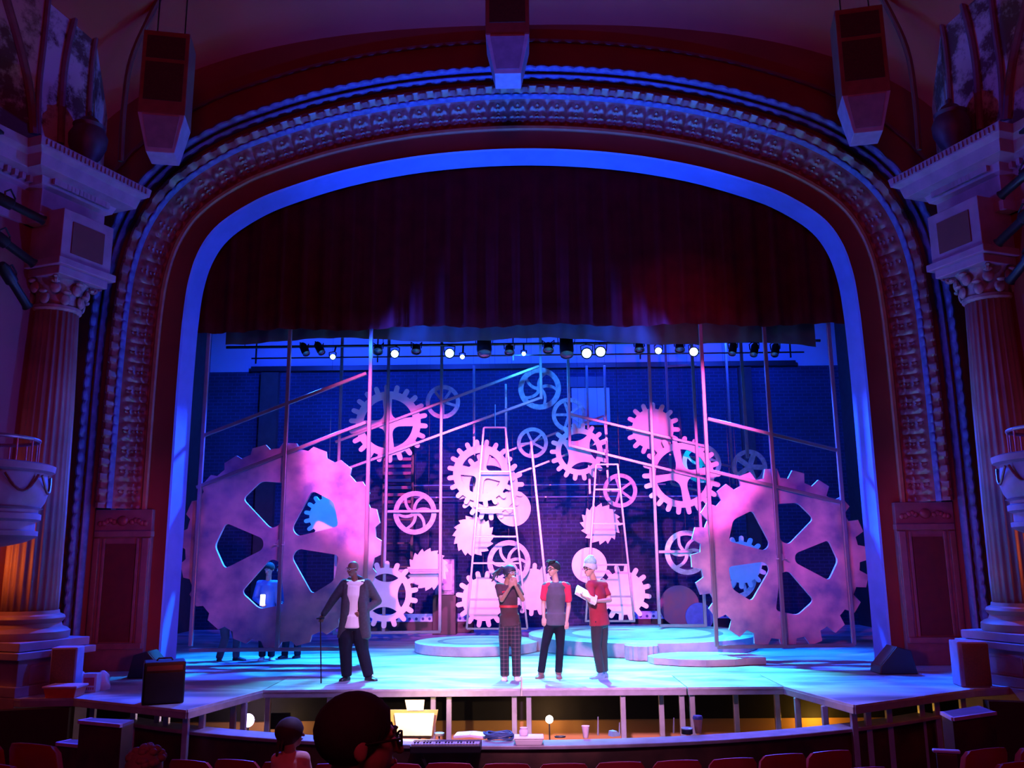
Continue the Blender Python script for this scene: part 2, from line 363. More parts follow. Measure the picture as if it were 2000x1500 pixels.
# stage house
WBT = 7.16
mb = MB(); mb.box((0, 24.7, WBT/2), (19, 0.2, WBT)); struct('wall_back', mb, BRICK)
mb = MB(); mb.box((0, 24.72, WBT+1.5), (19, 0.2, 3.0)); struct('wall_back_upper', mb, PALEBOX)
mb = MB(); mb.box((0, 24.5, WBT+0.05), (15.5, 0.18, 0.14)); struct('trim_2', mb, BLACK)
for s, n in ((-1, 'wall_stage_left'), (1, 'wall_stage_right')):
    mb = MB(); mb.box((s*9.1, 20.4, 5), (0.2, 8.6, 10)); struct(n, mb, mat('dark_stage_wall', (0.03, 0.03, 0.04), 0.9))
mb = MB(); mb.box((0, 20.4, 10.2), (18.4, 8.8, 0.2)); struct('ceiling_stage', mb, BLKC)
for x, z0, z1, w_ in ((-7.2, 0, 7.1, 0.5), (6.3, 0, 7.1, 0.35)):                # pilasters on the back wall
    mb = MB(); mb.box((x, 24.5, (z0+z1)/2), (w_, 0.22, z1-z0)); struct('wall_back_pier', mb, mat('dark_brick_pier', (0.05, 0.035, 0.04), 0.9))
a, b = P(1118, 830, 24.5), P(1190, 757, 24.5)
mb = MB(); mb.box(((a.x+b.x)/2, 24.56, (a.z+b.z)/2), (b.x-a.x, 0.1, b.z-a.z)); struct('door_1', mb, PALEBOX)
a, b = P(1113, 756, 24.5), P(1178, 735, 24.5)
mb = MB(); mb.box(((a.x+b.x)/2, 24.56, (a.z+b.z)/2), (b.x-a.x, 0.08, b.z-a.z)); struct('window_1', mb, BLACK)

# ------------------------------------------------------------------ proscenium arch, swept profiles
half = [(6.28, 0), (6.28, 1.2), (6.28, 2.4), (6.28, 3.6), (6.28, 4.8), (6.27, 5.6), (6.25, 6.3), (6.19, 7.0), (6.03, 7.6), (5.72, 8.08), (5.15, 8.5), (4.5, 8.80), (3.25, 9.19), (1.73, 9.46), (0, 9.56)]
def crom(p, n=14):
    out = []
    for i in range(len(p)-1):
        a = V(p[max(i-1, 0)]); b = V(p[i]); c = V(p[i+1]); d = V(p[min(i+2, len(p)-1)])
        for k in range(n):
            t = k/n; out.append(0.5*((2*b)+(c-a)*t+(2*a-5*b+4*c-d)*t*t+(3*b-a-3*c+d)*t*t*t))
    out.append(V(p[-1])); return out
full = [(-x, z) for x, z in half] + [(x, z) for x, z in half[::-1][1:]]
raw = crom([V((x, z)) for x, z in full], 20)
def resample(pts, step):
    out = [pts[0]]; acc = 0; L = 0
    for a, b in zip(pts, pts[1:]):
        seg = (b-a).length
        while acc+seg >= step and seg > 1e-9:
            t = (step-acc)/seg; a = a+(b-a)*t; out.append(a); seg = (b-a).length; acc = 0
        acc += seg
    out.append(pts[-1]); return out
XC = -0.04; PY = 15.75
def arch(step, zmin=-1):
    c = resample(raw, step); n = len(c); nn = []
    for i in range(n):
        a = c[max(i-3, 0)]; b = c[min(i+3, n-1)]; t = (b-a).normalized(); nn.append(V((-t.y, t.x)))
    return [(c[i], nn[i], i*step) for i in range(n) if c[i].y >= zmin]
def sweep(name, prof, m, step=0.12, zmin=-1, disp=None, smooth=True, kind='structure', yb=None):
    rings = []
    for c, nn, s in arch(step, zmin):
        ring = []
        for j, (d, y) in enumerate(prof):
            h = disp(s, d) if disp else 0
            p = c+nn*(d); ring.append(V((p.x+XC, PY+y-h, max(p.y, 0.0))))
        rings.append(ring)
    mb = MB(); mb.loft(rings, caps=False, closed=False)
    return obj(name, mb, m, smooth=smooth, kind=kind, fix=False)
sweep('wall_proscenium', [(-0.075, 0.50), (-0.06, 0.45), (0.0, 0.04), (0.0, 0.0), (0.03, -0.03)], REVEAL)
def filig(s, d): return 0.0
sweep('wall_proscenium_band', [(0.03, -0.03), (0.06, -0.01), (0.40, -0.01), (0.40, -0.05)], WINE)
sweep('trim_3', [(0.40, -0.05), (0.42, -0.09), (0.47, -0.10), (0.50, -0.07), (0.52, -0.03)], mat('red_gilt', (0.38, 0.09, 0.06), 0.5))
def leaves(s, d):
    u = (s/0.36) % 1; v = (d-0.53)/0.36
    m = min(1, max(0, v*6))*min(1, max(0, (1-v)*8)); q = 0
    for c in (0.24, 0.76):
        w_ = 1-min(1, abs(u-c)/0.23); tr = (v*3+0.35*abs(u-c)*4) % 1
        q = max(q, (w_**0.6)*(0.35+0.65*(1-tr)))
    st = 1-min(1, abs(u-0.5)/0.05); q = max(q, st*(0.6+0.4*sin(v*40)))
    return 0.075*q*m
N = 20
sweep('trim_4', [(0.52+0.38*k/N, -0.03-0.30*(k/N)**1.8) for k in range(N+1)], ORN, step=0.03, zmin=2.75, disp=leaves)
def eggs(s, d): return 0.06*(abs(sin(pi*s/0.17))**0.6)*sin(pi*min(1, max(0, (d-0.90)/0.07)))
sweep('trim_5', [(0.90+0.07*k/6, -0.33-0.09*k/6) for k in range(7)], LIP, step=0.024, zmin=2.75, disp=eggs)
def dent(s, d): return 0.05*(1 if (s/0.26) % 1 > 0.45 else 0)*sin(pi*min(1, max(0, (d-0.97)/0.17)))
sweep('trim_6', [(0.97, -0.42), (1.02, -0.47), (1.05, -0.50), (1.09, -0.50), (1.14, -0.46), (1.15, -0.40)], ORN, step=0.03, zmin=2.75, disp=dent)
sweep('wall_proscenium_cove', [(1.13, -0.42), (1.17, -0.34), (1.25, -0.40)], WINE2, zmin=0)
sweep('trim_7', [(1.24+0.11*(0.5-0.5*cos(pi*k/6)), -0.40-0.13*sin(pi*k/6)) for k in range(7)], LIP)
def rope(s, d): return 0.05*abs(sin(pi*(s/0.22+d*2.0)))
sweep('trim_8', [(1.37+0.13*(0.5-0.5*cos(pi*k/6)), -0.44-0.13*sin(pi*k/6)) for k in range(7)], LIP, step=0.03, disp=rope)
sweep('wall_proscenium_outer', [(1.34, -0.38), (1.37, -0.42), (1.50, -0.42), (1.54, -0.40), (2.95, -0.40)], WINE, zmin=0)
sweep('trim_9', [(2.03, -0.39), (2.04, -0.46), (2.09, -0.46), (2.10, -0.39)], WINE2, zmin=6.0)
for s in (-1, 1):                                                    # panelled pedestals below the leaf frieze
    x = XC+s*7.05; mb = MB()
    mb.box((x, PY-0.05, 1.375), (1.02, 0.16, 2.75)); mb.box((x, PY-0.17, 2.32), (1.12, 0.14, 0.10)); mb.box((x, PY-0.17, 0.42), (1.0, 0.12, 0.10))
    for dx in (-0.44, 0.44): mb.box((x+dx, PY-0.15, 1.35), (0.12, 0.08, 1.8))
    for dx in (-0.30, 0.30): mb.box((x+dx, PY-0.14, 1.35), (0.05, 0.06, 1.8))
    struct('wall_pedestal', mb, mat('pedestal_paint', (0.22, 0.08, 0.11), 0.6), bevel=0.01)
    mb = MB(); mb.box((x, PY-0.14, 1.32), (0.52, 0.03, 1.66)); struct('door_%d' % (2 if s < 0 else 3), mb, mat('dark_red_panel', (0.10, 0.006, 0.012), 0.7))
    mb = MB(); mb.ell((x, PY-0.15, 2.55), (0.10, 0.06, 0.09))
    for k in range(5):
        for q in (-1, 1): mb.ell((x+q*(0.16+0.06*k), PY-0.14, 2.53+0.03*sin(k*1.3)), (0.05, 0.035, 0.05))
    struct('trim_10', mb, ORN, smooth=True)
# sounding board vault
def se(a, zt, zb, n, t):
    c_, s_ = cos(t), sin(t)
    return (a*(abs(c_)**(2/n))*(1 if c_ > 0 else -1), zb+(zt-zb)*(abs(s_)**(2/n)))
secs = [(15.38, 8.62, 11.95, 7.9, 2.5), (15.2, 8.75, 12.15, 7.9, 2.4), (14.2, 8.95, 12.6, 7.9, 2.4), (13.2, 9.2, 13.1, 7.9, 2.4), (11.5, 9.6, 13.6, 7.9, 2.4), (9, 10, 14, 7.9, 2.3), (6, 10, 14.2, 7.9, 2.2)]
mb = MB(); mb.loft([[V((XC+se(a, zt, zb, n, pi-pi*k/60)[0], Y, se(a, zt, zb, n, pi-pi*k/60)[1])) for k in range(61)] for Y, a, zt, zb, n in secs], caps=False, closed=False)
struct('ceiling', mb, VAULT, smooth='all', fix=False)
mb = MB()
for (x0, x1) in ((-14, -7.6), (7.6, 14)): mb.box(((x0+x1)/2, PY+0.55, 7), (x1-x0, 0.2, 14))
mb.box((0, PY+0.6, 12.2), (17, 0.2, 4.4)); struct('wall_proscenium_back', mb, WINE2)

# ------------------------------------------------------------------ splayed side walls, columns, boxes
DW = V((sin(radians(21)), cos(radians(21)), 0)); NW = V((cos(radians(21)), -sin(radians(21)), 0))
def mir(p, s): return V((XC+(p[0]-XC)*(-s), p[1], p[2]))            # s=-1 keeps left, s=1 mirrors to the right
def mirm(mb, s):
    if s == 1:
        mb.v = [mir(v, 1) for v in mb.v]; mb.f = [f[::-1] for f in mb.f]
    return mb
CC = V((-7.47, 13.5, 0))                                            # column foot (left side)
for s, side in ((-1, 'left'), (1, 'right')):
    ax = V((-8.9, 10.4, 0)); wb = CC-NW*0.12
    mb = MB()
    p0 = wb-DW*7; p1 = wb+DW*0.35; p2 = p1-NW*0.75+DW*0.1; p3 = V((-8.3, 15.9, 0))
    pts = [p0, p1, p2, p3]; outp = [p-NW*0.3 for p in pts]
    for i in range(3):
        a, b, c, d = pts[i], pts[i+1], outp[i+1], outp[i]
        mb.hexa([V((q.x, q.y, -1.65)) for q in (a, b, c, d)], [V((q.x, q.y, 8.0)) for q in (a, b, c, d)])
    struct('wall_'+side, mirm(mb, s), WINE if s == 1 else mat('wall_plum', (0.28, 0.07, 0.12), 0.8, amt=0.12, scale=1.1))
    U0 = CC-NW*0.30; U1 = U0+DW*0.55
    mb = MB(); a = U0-DW*7
    mb.hexa([V((p.x, p.y, 7.6)) for p in (a, U1, U1-NW*0.3, a-NW*0.3)], [V((p.x, p.y, 14)) for p in (a, U1, U1-NW*0.3, a-NW*0.3)])
    mb.hexa([V((p[0], p[1], 7.6)) for p in ((U1.x, U1.y), (-7.95, 15.7), (-8.4, 15.7), (U1.x-0.5, U1.y))], [V((p[0], p[1], 14)) for p in ((U1.x, U1.y), (-7.95, 15.7), (-8.4, 15.7), (U1.x-0.5, U1.y))])
    struct('wall_%s_upper' % side, mirm(mb, s), PEEL)
    def PWL(px, py):
        d = FW*F+RT*(px-1000)+UP*(750-py); return CAM+d*((U0+NW*0.02-CAM).dot(NW)/d.dot(NW))
    # entablature with a ressaut over the column: profile (out, z)
    prof = [(-0.30, 7.05), (0.16, 7.05), (0.16, 7.2), (0.12, 7.22), (0.12, 7.62), (0.20, 7.66), (0.24, 7.78), (0.46, 7.82), (0.50, 8.0), (0.60, 8.06), (0.62, 8.2), (-0.30, 8.2)]
    def entab(path):
        m_ = MB(); rings = []
        for i, (p, out) in enumerate(path): rings.append([p+out*o+V((0, 0, z)) for o, z in prof])
        m_.loft(rings); return m_
    c0 = CC+NW*0.06
    A1 = c0+DW*0.50; A2 = c0-DW*0.50; B = CC-NW*0.22
    e1 = (NW+DW).copy(); e2 = (NW-DW).copy()
    path = [(A1-NW*0.5, DW), (A1, e1), (A2, e2), (A2-NW*0.28, -DW)]
    struct('trim_%d' % (11 if s < 0 else 12), mirm(entab(path), s), CREAM, bevel=0.006)
    path = [(B-DW*0.35, NW), (B-DW*6, NW)]
    struct('trim_%d' % (13 if s < 0 else 14), mirm(entab(path), s), CREAM, bevel=0.006)
    mb = MB()                                                       # dentils and pierced frieze on top edge
    for k in range(14):
        c = A1-DW*(k/13*1.0); mb.box(c+NW*0.27+V((0, 0, 7.74)), (0.05, 0.10, 0.10), Matrix.Rotation(radians(-21), 3, 'Z'))
    for k in range(26):
        c = A1+DW*0.5-DW*(k/25*2.0); mb.box(c+NW*0.62+V((0, 0, 8.13)), (0.03, 0.04, 0.09), Matrix.Rotation(radians(-21), 3, 'Z'))
    for k in range(40):
        c = B-DW*(0.5+k*0.13); mb.box(c+NW*0.27+V((0, 0, 7.74)), (0.10, 0.06, 0.10), Matrix.Rotation(radians(-21), 3, 'Z'))
    struct('trim_%d' % (15 if s < 0 else 16), mirm(mb, s), CREAM)
    # block below the cornice with a dark sunk panel
    R21 = Matrix.Rotation(radians(-21), 3, 'Z')
    t = thing('column', mir(CC, s), ('fluted engaged column on a panelled pedestal, left of the stage, lit orange low down' if s < 0 else
                                     'fluted engaged column on a panelled pedestal, right of the stage, behind the upright loudspeaker'), 'column', 'columns flanking the arch')
    mb = MB(); mb.box(c0+V((0, 0, 6.84)), (0.98, 0.98, 0.9), R21); obj('block', mirm(mb, s), CREAM, t, bevel=0.01)
    mb = MB(); mb.box(c0+NW*0.49+V((0, 0, 6.86)), (0.03, 0.62, 0.52), R21); obj('sunk_panel', mirm(mb, s), WINE2, t)
    mb = MB(); mb.box(c0+V((0, 0, 6.42)), (1.12, 1.12, 0.12), R21); mb.box(c0+V((0, 0, 6.30)), (0.95, 0.95, 0.14), R21); obj('abacus', mirm(mb, s), CREAM, t, bevel=0.015)
    fl = lambda a, z: 1-0.07*abs(cos(a*12))
    mb = MB(); mb.lathe(CC, [(0.415, 1.12), (0.42, 1.5), (0.41, 2.5), (0.385, 4.2), (0.335, 5.75)], 144, flute=lambda a, z: 1-0.085*abs(sin(a*12))**0.7)
    obj('shaft', mirm(mb, s), COLM, t, smooth='all')
    mb = MB(); mb.lathe(CC, [(0.34, 5.74), (0.37, 5.77), (0.37, 5.82), (0.33, 5.85), (0.34, 5.95), (0.36, 6.1), (0.42, 6.22), (0.48, 6.25)], 40)
    for tier, (z, rr, n_, sz) in enumerate(((5.92, 0.38, 8, 0.13), (6.08, 0.42, 8, 0.12))):
        for k in range(n_):
            a = 2*pi*(k+0.5*tier)/n_; c = CC+V((rr*cos(a), rr*sin(a), z))
            mb.ell(c, (0.05, 0.085, sz*0.8), Matrix.Rotation(a, 3, 'Z'), 8, 6); mb.ell(c+V((0.06*cos(a), 0.06*sin(a), 0.09)), (0.05, 0.07, 0.035), Matrix.Rotation(a, 3, 'Z'), 8, 6)
    for k in range(4):
        a = radians(-21)+pi/4+k*pi/2; c = CC+V((0.52*cos(a), 0.52*sin(a), 6.2))
        mb.tube([c+V((0.09*(1-q/14)*cos(q*0.7)*cos(a), 0.09*(1-q/14)*cos(q*0.7)*sin(a), 0.09*(1-q/14)*sin(q*0.7))) for q in range(13)], 0.03, 6)
    obj('capital', mirm(mb, s), mat('capital_paint', (0.36, 0.24, 0.26), 0.5, amt=0.2, scale=10), t, smooth=True)
    mb = MB(); mb.lathe(CC, [(0.58, 0.72), (0.60, 0.76), (0.60, 0.84), (0.55, 0.88), (0.49, 0.90), (0.47, 0.96), (0.50, 0.99), (0.52, 1.03), (0.50, 1.07), (0.44, 1.09), (0.43, 1.14)], 48)
    obj('base', mirm(mb, s), COLM, t, smooth=True)
    c1 = CC+NW*0.02
    mb = MB(); mb.box(c1+V((0, 0, 0.67)), (1.22, 1.22, 0.12), R21); mb.box(c1+V((0, 0, 0.55)), (1.36, 1.36, 0.10), R21); mb.box(c1+V((0, 0, 0.28)), (1.14, 1.14, 0.46), R21); mb.box(c1+V((0, 0, 0.07)), (1.28, 1.28, 0.14), R21)
    mb.box(c1+V((0, 0, -0.8)), (1.28, 1.28, 1.6), R21)
    for (dz, hh) in ((0.40, 0.02), (0.16, 0.02)): mb.box(c1+NW*0.575+V((0, 0, dz)), (0.02, 0.7, hh+0.02), R21)
    for dd in (-0.36, 0.36): mb.box(c1+NW*0.575+DW*dd+V((0, 0, 0.28)), (0.02, 0.04, 0.26), R21)
    obj('pedestal', mirm(mb, s), CREAM, t, bevel=0.012)
    # urn on the ledge
    up = c0+V((0, 0, 8.2))+DW*0.25
    t = thing('urn', mir(up, s), 'dark plaster urn on the ledge above the %s column' % side, 'urn', 'urns above the columns')
    mb = MB(); mb.lathe(up, [(0.16, 0), (0.16, 0.06), (0.07, 0.12), (0.08, 0.2), (0.22, 0.36), (0.30, 0.56), (0.31, 0.72), (0.24, 0.86), (0.26, 0.92), (0.20, 0.96)], 32)
    obj('bowl', mirm(mb, s), mat('urn_plaster', (0.10, 0.035, 0.07), 0.5), t, smooth=True)
    mb = MB(); mb.lathe(up, [(0.19, 0.96), (0.13, 1.04), (0.04, 1.1), (0.05, 1.16), (0.01, 1.2)], 24); obj('lid', mirm(mb, s), MATS['urn_plaster'], t, smooth=True)
    # vault ribs on the peeling wall
    for (nm, pp, rr) in (('trim_17', [(0, -40), (38, 90), (58, 180), (66, 262)], 0.07), ('trim_18', [(98, -40), (86, 80), (76, 170), (74, 262)], 0.05),
                         ('trim_19', [(168, -40), (140, 60), (124, 150), (118, 280)], 0.06), ('trim_20', [(215, -40), (190, 60), (178, 150), (172, 290)], 0.045)):
        pw = [PWL(*q) for q in pp]; mb = MB(); mb.tube([V(q) for q in crom(pw, 6)], rr, 8)
        struct(nm, mirm(mb, s), mat('rib_plaster', (0.22, 0.07, 0.13), 0.8), smooth=True)
    mb = MB(); mb.tube([V(q) for q in crom([P(330, -40, 13.9), P(262, 100, 14.2), P(243, 200, 14.4), P(236, 315, 14.5)], 6)], 0.05, 8)
    struct('trim_21', mirm(mb, s), WINE2, smooth=True)
    # bowed box balcony
    bc = P(-35, 950, 11.6) if s < 0 else P(-35, 950, 11.6)
    t = thing('balcony', mir(V((bc.x, bc.y, 1.6)), s), 'bowed plaster box balcony with swags cut by the %s edge of the photo' % side, 'balcony', 'box balconies')
    bx, by = bc.x, bc.y
    def ring_(r, z, n=40): return [V((bx+r*cos(2*pi*k/n), by+r*1.05*sin(2*pi*k/n), z)) for k in range(n)]
    zt = P(80, 905, 11.6).z; zb = P(80, 1055, 11.6).z; hh = zt-zb
    mb = MB(); mb.loft([ring_(r, zb+hh*q) for r, q in ((0.70, 0.42), (0.75, 0.50), (0.78, 0.62), (0.76, 0.80), (0.75, 0.88), (0.84, 0.90), (0.85, 0.98), (0.80, 1.0))])
    obj('parapet', mirm(mb, s), CREAM, t, smooth=True)
    mb = MB(); mb.loft([ring_(r, zb+hh*q) for r, q in ((0.30, -0.08), (0.55, -0.02), (0.66, 0.03), (0.70, 0.06), (0.70, 0.12), (0.66, 0.13), (0.66, 0.24), (0.72, 0.27), (0.72, 0.34), (0.68, 0.36), (0.68, 0.40), (0.74, 0.42))])
    obj('console', mirm(mb, s), CREAM, t, smooth=True)
    mb = MB()
    for k in range(9):
        a0 = 2*pi*k/9
        mb.tube([V((bx+0.79*cos(a0+0.6*q/8), by+0.83*sin(a0+0.6*q/8), zb+hh*(0.84-0.22*sin(pi*q/8)))) for q in range(9)], 0.018, 6)
    obj('swags', mirm(mb, s), ORN, t, smooth=True)
    mb = MB(); zr = zt+0.33
    mb.tube([V((bx+0.62*cos(2*pi*k/30), by+0.65*sin(2*pi*k/30), zr)) for k in range(31)], 0.025, 8)
    for k in range(15): mb.tube([V((bx+0.62*cos(2*pi*k/15), by+0.65*sin(2*pi*k/15), zt)), V((bx+0.62*cos(2*pi*k/15), by+0.65*sin(2*pi*k/15), zr))], 0.012, 6)
    obj('railing', mirm(mb, s), mat('railing_metal', (0.35, 0.25, 0.32), 0.4, 0.4), t, smooth=True)

# ------------------------------------------------------------------ curtains and border
def drape(name, x0, x1, z0, z1, y, amp, per, m, hem, nx=400, nz=10, wav=0.05, **k):
    mb = MB(); rings = []
    for side in (0, 1):
        for i in range(nz+1):
            t = i/nz if side == 0 else 1-i/nz; row = []
            for j in range(nx+1):
                x = x0+(x1-x0)*j/nx; ph = x*2*pi/per
                zz = z1+(hem(x)-z1)*t
                row.append(V((x, y+amp*(0.4+0.6*t)*(sin(ph+0.6*sin(x*1.7))+0.35*sin(ph*2.3+1))+(0.012 if side else 0), zz)))
            rings.append(row)
    rings.append(rings[0]); mb.loft(rings, caps=False, closed=False)
    return obj(name, mb, m, smooth='all', fix=False, **k)
hz0 = P(1020, 634, 16.3).z; bz0 = P(1020, 663, 16.75).z
drape('house_curtain', -6.7, 6.7, 0, 10.1, 16.34, 0.045, 0.46, VELVET, lambda x: hz0+0.03*sin(x*2.4)-0.06*abs(x)/6, label='dark red velvet house curtain gathered up high in the arch opening', cat='curtain')
drape('border_curtain', -5.85, 5.75, 0, 10.1, 16.78, 0.03, 0.8, mat('border_cloth', (0.05, 0.012, 0.02), 0.9), lambda x: bz0+0.05*sin(x*1.5+0.8)-0.10*(abs(x)/6)**2-0.02*x, label='black border cloth with a wavy hem hanging just below the red curtain', cat='curtain')
for s in (-1, 1):
    mb = MB(); rings = []
    for z in (0.02, 3, 6, 10.1):
        ring = []
        for j in range(61): ring.append(V((s*(6.9+1.9*j/60), 17.6+0.07*sin(j*0.9), z)))
        for j in range(60, -1, -1): ring.append(V((s*(6.9+1.9*j/60), 17.63+0.07*sin(j*0.9), z)))
        rings.append(ring)
    mb.loft(rings)
    obj('wing_curtain', mb, BLKC, label='black wing curtain at the %s edge of the stage opening' % ('left' if s < 0 else 'right'), cat='curtain', smooth='all')

# ------------------------------------------------------------------ rig: batten and stage lights
RY = 18.4
rz = P(1020, 672, RY).z
t = thing('lighting_batten', (0, RY, rz), 'long black pipe with stage lights hanging under the border cloth', 'batten')
mb = MB(); mb.tube([(-6.4, RY, rz), (6.4, RY, rz)], 0.03, 10); obj('pipe', mb, BLACK, t, smooth=True)
mb = MB()
for x in (-6, -3, 0.1, 3, 6): mb.tube([(x, RY, rz), (x, RY, 10.1)], 0.008, 6)
obj('hanging_cable', mb, BLACK, t)
zl = P(1020, 694, RY+0.5).z
mb = MB(); mb.tube([(-6.0, RY+0.5, zl), (6.2, RY+0.5, zl-0.0)], 0.018, 8)
for x in (-5.9, -3.2, -0.2, 2.6, 5.9): mb.bar((x, RY+0.5, zl-0.12), (x, RY+0.5, zl+1.2), 0.03)
obj('cable_pipe', mb, BLACK, t, smooth=True)
def fixture(px, py, lit, label, size=0.15, tilt=0, aim=None, yoff=-0.35, long=False, glow=None, group=None):
    c = P(px, py, RY+yoff)
    d = (V(aim)-c).normalized() if aim else V((0, -0.85, -0.5)).normalized()
    R = d.to_track_quat('-Z', 'Y').to_matrix()
    t = thing('stage_light', c, label, 'stage light', group)
    L = size*3.2 if long else size*1.6
    mb = MB(); mb.lathe(c, [(size*0.55, L*0.9), (size*0.8, L*0.75), (size*0.85, L*0.15), (size*(0.7 if long else 1.0), 0.0), (size*(0.7 if long else 1.0), -0.02), (size*0.8, -0.02), (size*0.78, 0.03)], 20, R=R)
    hs = obj('housing', mb, BLACK, t, smooth=True)
    mb = MB(); mb.lathe(c, [(size*0.76, 0.0), (size*0.6, -0.012), (size*0.01, -0.022)], 20, R=R)
    obj('lens', mb, (glow or GLOW) if lit else mat('dark_lens', (0.03, 0.04, 0.08), 0.1), hs, smooth=True)
    mb = MB(); X = R @ V((1, 0, 0)); b = c+R @ V((0, 0, L*0.45)); top = V((b.x, RY, rz))
    mb.tube([b-X*size*0.95, b-X*size*1.05+V((0, 0, size*1.2)), V((b.x, b.y*0.4+RY*0.6, min(rz-0.05, b.z+size*2.2))), b+X*size*1.05+V((0, 0, size*1.2)), b+X*size*0.95], 0.012, 6)
    mb.tube([V((b.x, b.y*0.4+RY*0.6, min(rz-0.05, b.z+size*2.2))), top], 0.02, 6)
    obj('yoke', mb, BLACK, t, smooth=True)
    return t
towards = (0, 6, 2.0)
for (px, py, sz, lab) in ((650, 697, 0.07, 'small lit blue spotlight beside the two slanted spots on the left'), (771, 691, 0.10, 'round lit blue spotlight above the toothed ring gear'), (878, 690, 0.115, 'round lit blue spotlight above the small spoked wheel, bigger of the two there'),
                      (903, 697, 0.06, 'small lit spotlight just right of the bigger blue one'), (1023, 691, 0.055, 'small lit spotlight above the curved-spoke wheel'), (1146, 690, 0.125, 'left one of the two brightest lit spotlights side by side'),
                      (1173, 687, 0.125, 'right one of the two brightest lit spotlights side by side'), (1286, 685, 0.085, 'round lit spotlight above the solid pink cog on the right'), (1355, 687, 0.11, 'lit spotlight next to the right-hand frame upright')):
    fixture(px, py, True, lab, sz, aim=towards)
for (px, py, sz, lab, aim, lg) in ((598, 690, 0.10, 'dark profile spot slanting down to the right, leftmost on the batten', (-1.5, 15, 0.5), True), (628, 688, 0.10, 'dark profile spot slanting down, second from the left on the batten', (-0.8, 15, 0.5), True),
                      (738, 686, 0.11, 'dark unlit spotlight left of the first big blue lamp', (-2.5, 14, 0.5), False), (813, 686, 0.11, 'dark unlit spotlight between the two big blue lamps on the left', (-2, 15, 0), False),
                      (946, 690, 0.19, 'large dark moving head lamp near the middle of the batten', (-0.6, 15, 0), True), (995, 688, 0.11, 'dark unlit spotlight just left of the small lit one in the middle', (0, 15, 0), False),
                      (1071, 684, 0.12, 'dark unlit spotlight above the curved-spoke wheel, beside the frame tube', (0.5, 15, 0), False), (1107, 692, 0.18, 'large dark moving head lamp left of the two brightest lamps', (0.9, 15, 0), True),
                      (1249, 683, 0.11, 'dark unlit spotlight right of the two brightest lamps', (2.2, 15, 0), False), (1328, 683, 0.11, 'dark unlit spotlight between the two lit ones on the right', (3, 15, 0), False),
                      (1430, 690, 0.10, 'dark profile spot slanting down to the left, first right of the frame upright', (2.6, 15, 0.5), True), (1472, 692, 0.10, 'dark profile spot slanting down to the left, second in the right-hand trio', (3.0, 15, 0.5), True), (1513, 692, 0.10, 'dark profile spot slanting down to the left, last on the right of the batten', (3.4, 15, 0.5), True)):
    fixture(px, py, False, lab, sz, aim=aim, long=lg)
# side booms with black profile spots at the edges of the frame
for (x0, y0, x1, y1, lab) in ((-20, 378, 86, 431, 'black profile spotlight at the left edge, topmost of three'), (-25, 448, 66, 515, 'black profile spotlight at the left edge, middle of three'), (2, 515, 54, 599, 'black profile spotlight at the left edge, lowest of three'),
                             (2030, 318, 1955, 382, 'black profile spotlight at the right edge, topmost of three'), (2030, 398, 1949, 475, 'black profile spotlight at the right edge, middle of three'), (2030, 478, 1972, 549, 'black profile spotlight at the right edge, lowest of three')):
    a, b = P(x0, y0, 11.0), P(x1, y1, 11.6); d = (b-a)
    t = thing('profile_spotlight', a, lab, 'stage light')
    mb = MB(); mb.tube([a, a+d*0.12, a+d*0.4, a+d*0.42, a+d*0.95, b], [0.05, 0.085, 0.085, 0.06, 0.06, 0.075], 14); obj('housing', mb, BLACK, t, smooth=True)
    mb = MB(); c = a+d*0.35; mb.tube([c+V((0, -0.1, 0)), c+V((0, -0.12, 0.12)), c+V((0, 0, 0.2)), c+V((0, 0.12, 0.12)), c+V((0, 0.1, 0))], 0.013, 6); obj('yoke', mb, BLACK, t, smooth=True)
for s, x in ((-1, -22), (1, 2022)):
    a = P(x, 330, 11.6); z0 = P(80, 905, 11.6).z-0.3; mb = MB(); mb.tube([(a.x, a.y, z0), (a.x, a.y, a.z+0.6)], 0.03, 10); mb.box((a.x, a.y, a.z+0.6), (0.2, 0.2, 0.04))
    obj('light_boom', mb, BLACK, label='black vertical pipe holding the spotlights at the %s edge' % ('left' if s < 0 else 'right'), cat='boom', smooth=True)

# ------------------------------------------------------------------ scenic gears
def arc(r, a0, a1, n): return [(r*sin(a0+(a1-a0)*i/n), r*cos(a0+(a1-a0)*i/n)) for i in range(n+1)]   # angle clockwise from up
def rotp(l, a): return [(x*cos(a)+y*sin(a), -x*sin(a)+y*cos(a)) for x, y in l]
def cog_outline(R, rr, n, rot=0, wfrac=0.42):
    w = 2*pi*R/n*wfrac; out = []
    for i in range(n):
        a = 2*pi*i/n+rot; tooth = [(-w/2*1.05, sqrt(rr*rr-w*w/4))]
        tooth += [(w/2*sin(t), R-w/2+w/2*cos(t)) for t in [-pi/2+pi*k/6 for k in range(7)]]
        tooth += [(w/2*1.05, sqrt(rr*rr-w*w/4))]
        out += rotp(tooth, a)
        da = 2*pi/n; h = math.asin(w/2/rr)
        out += arc(rr, a+h, a+da-h, 3)[1:-1]
    return out
def rnd(poly, r, n=5):
    out = []; m = len(poly)
    for i in range(m):
        p0, p, p2 = V(poly[i-1]), V(poly[i]), V(poly[(i+1) % m])
        a = p+(p0-p).normalized()*r; b = p+(p2-p).normalized()*r
        for k in range(n+1):
            t = k/n; q = a*(1-t)**2+p*2*t*(1-t)+b*t*t; out.append((q.x, q.y))
    return out
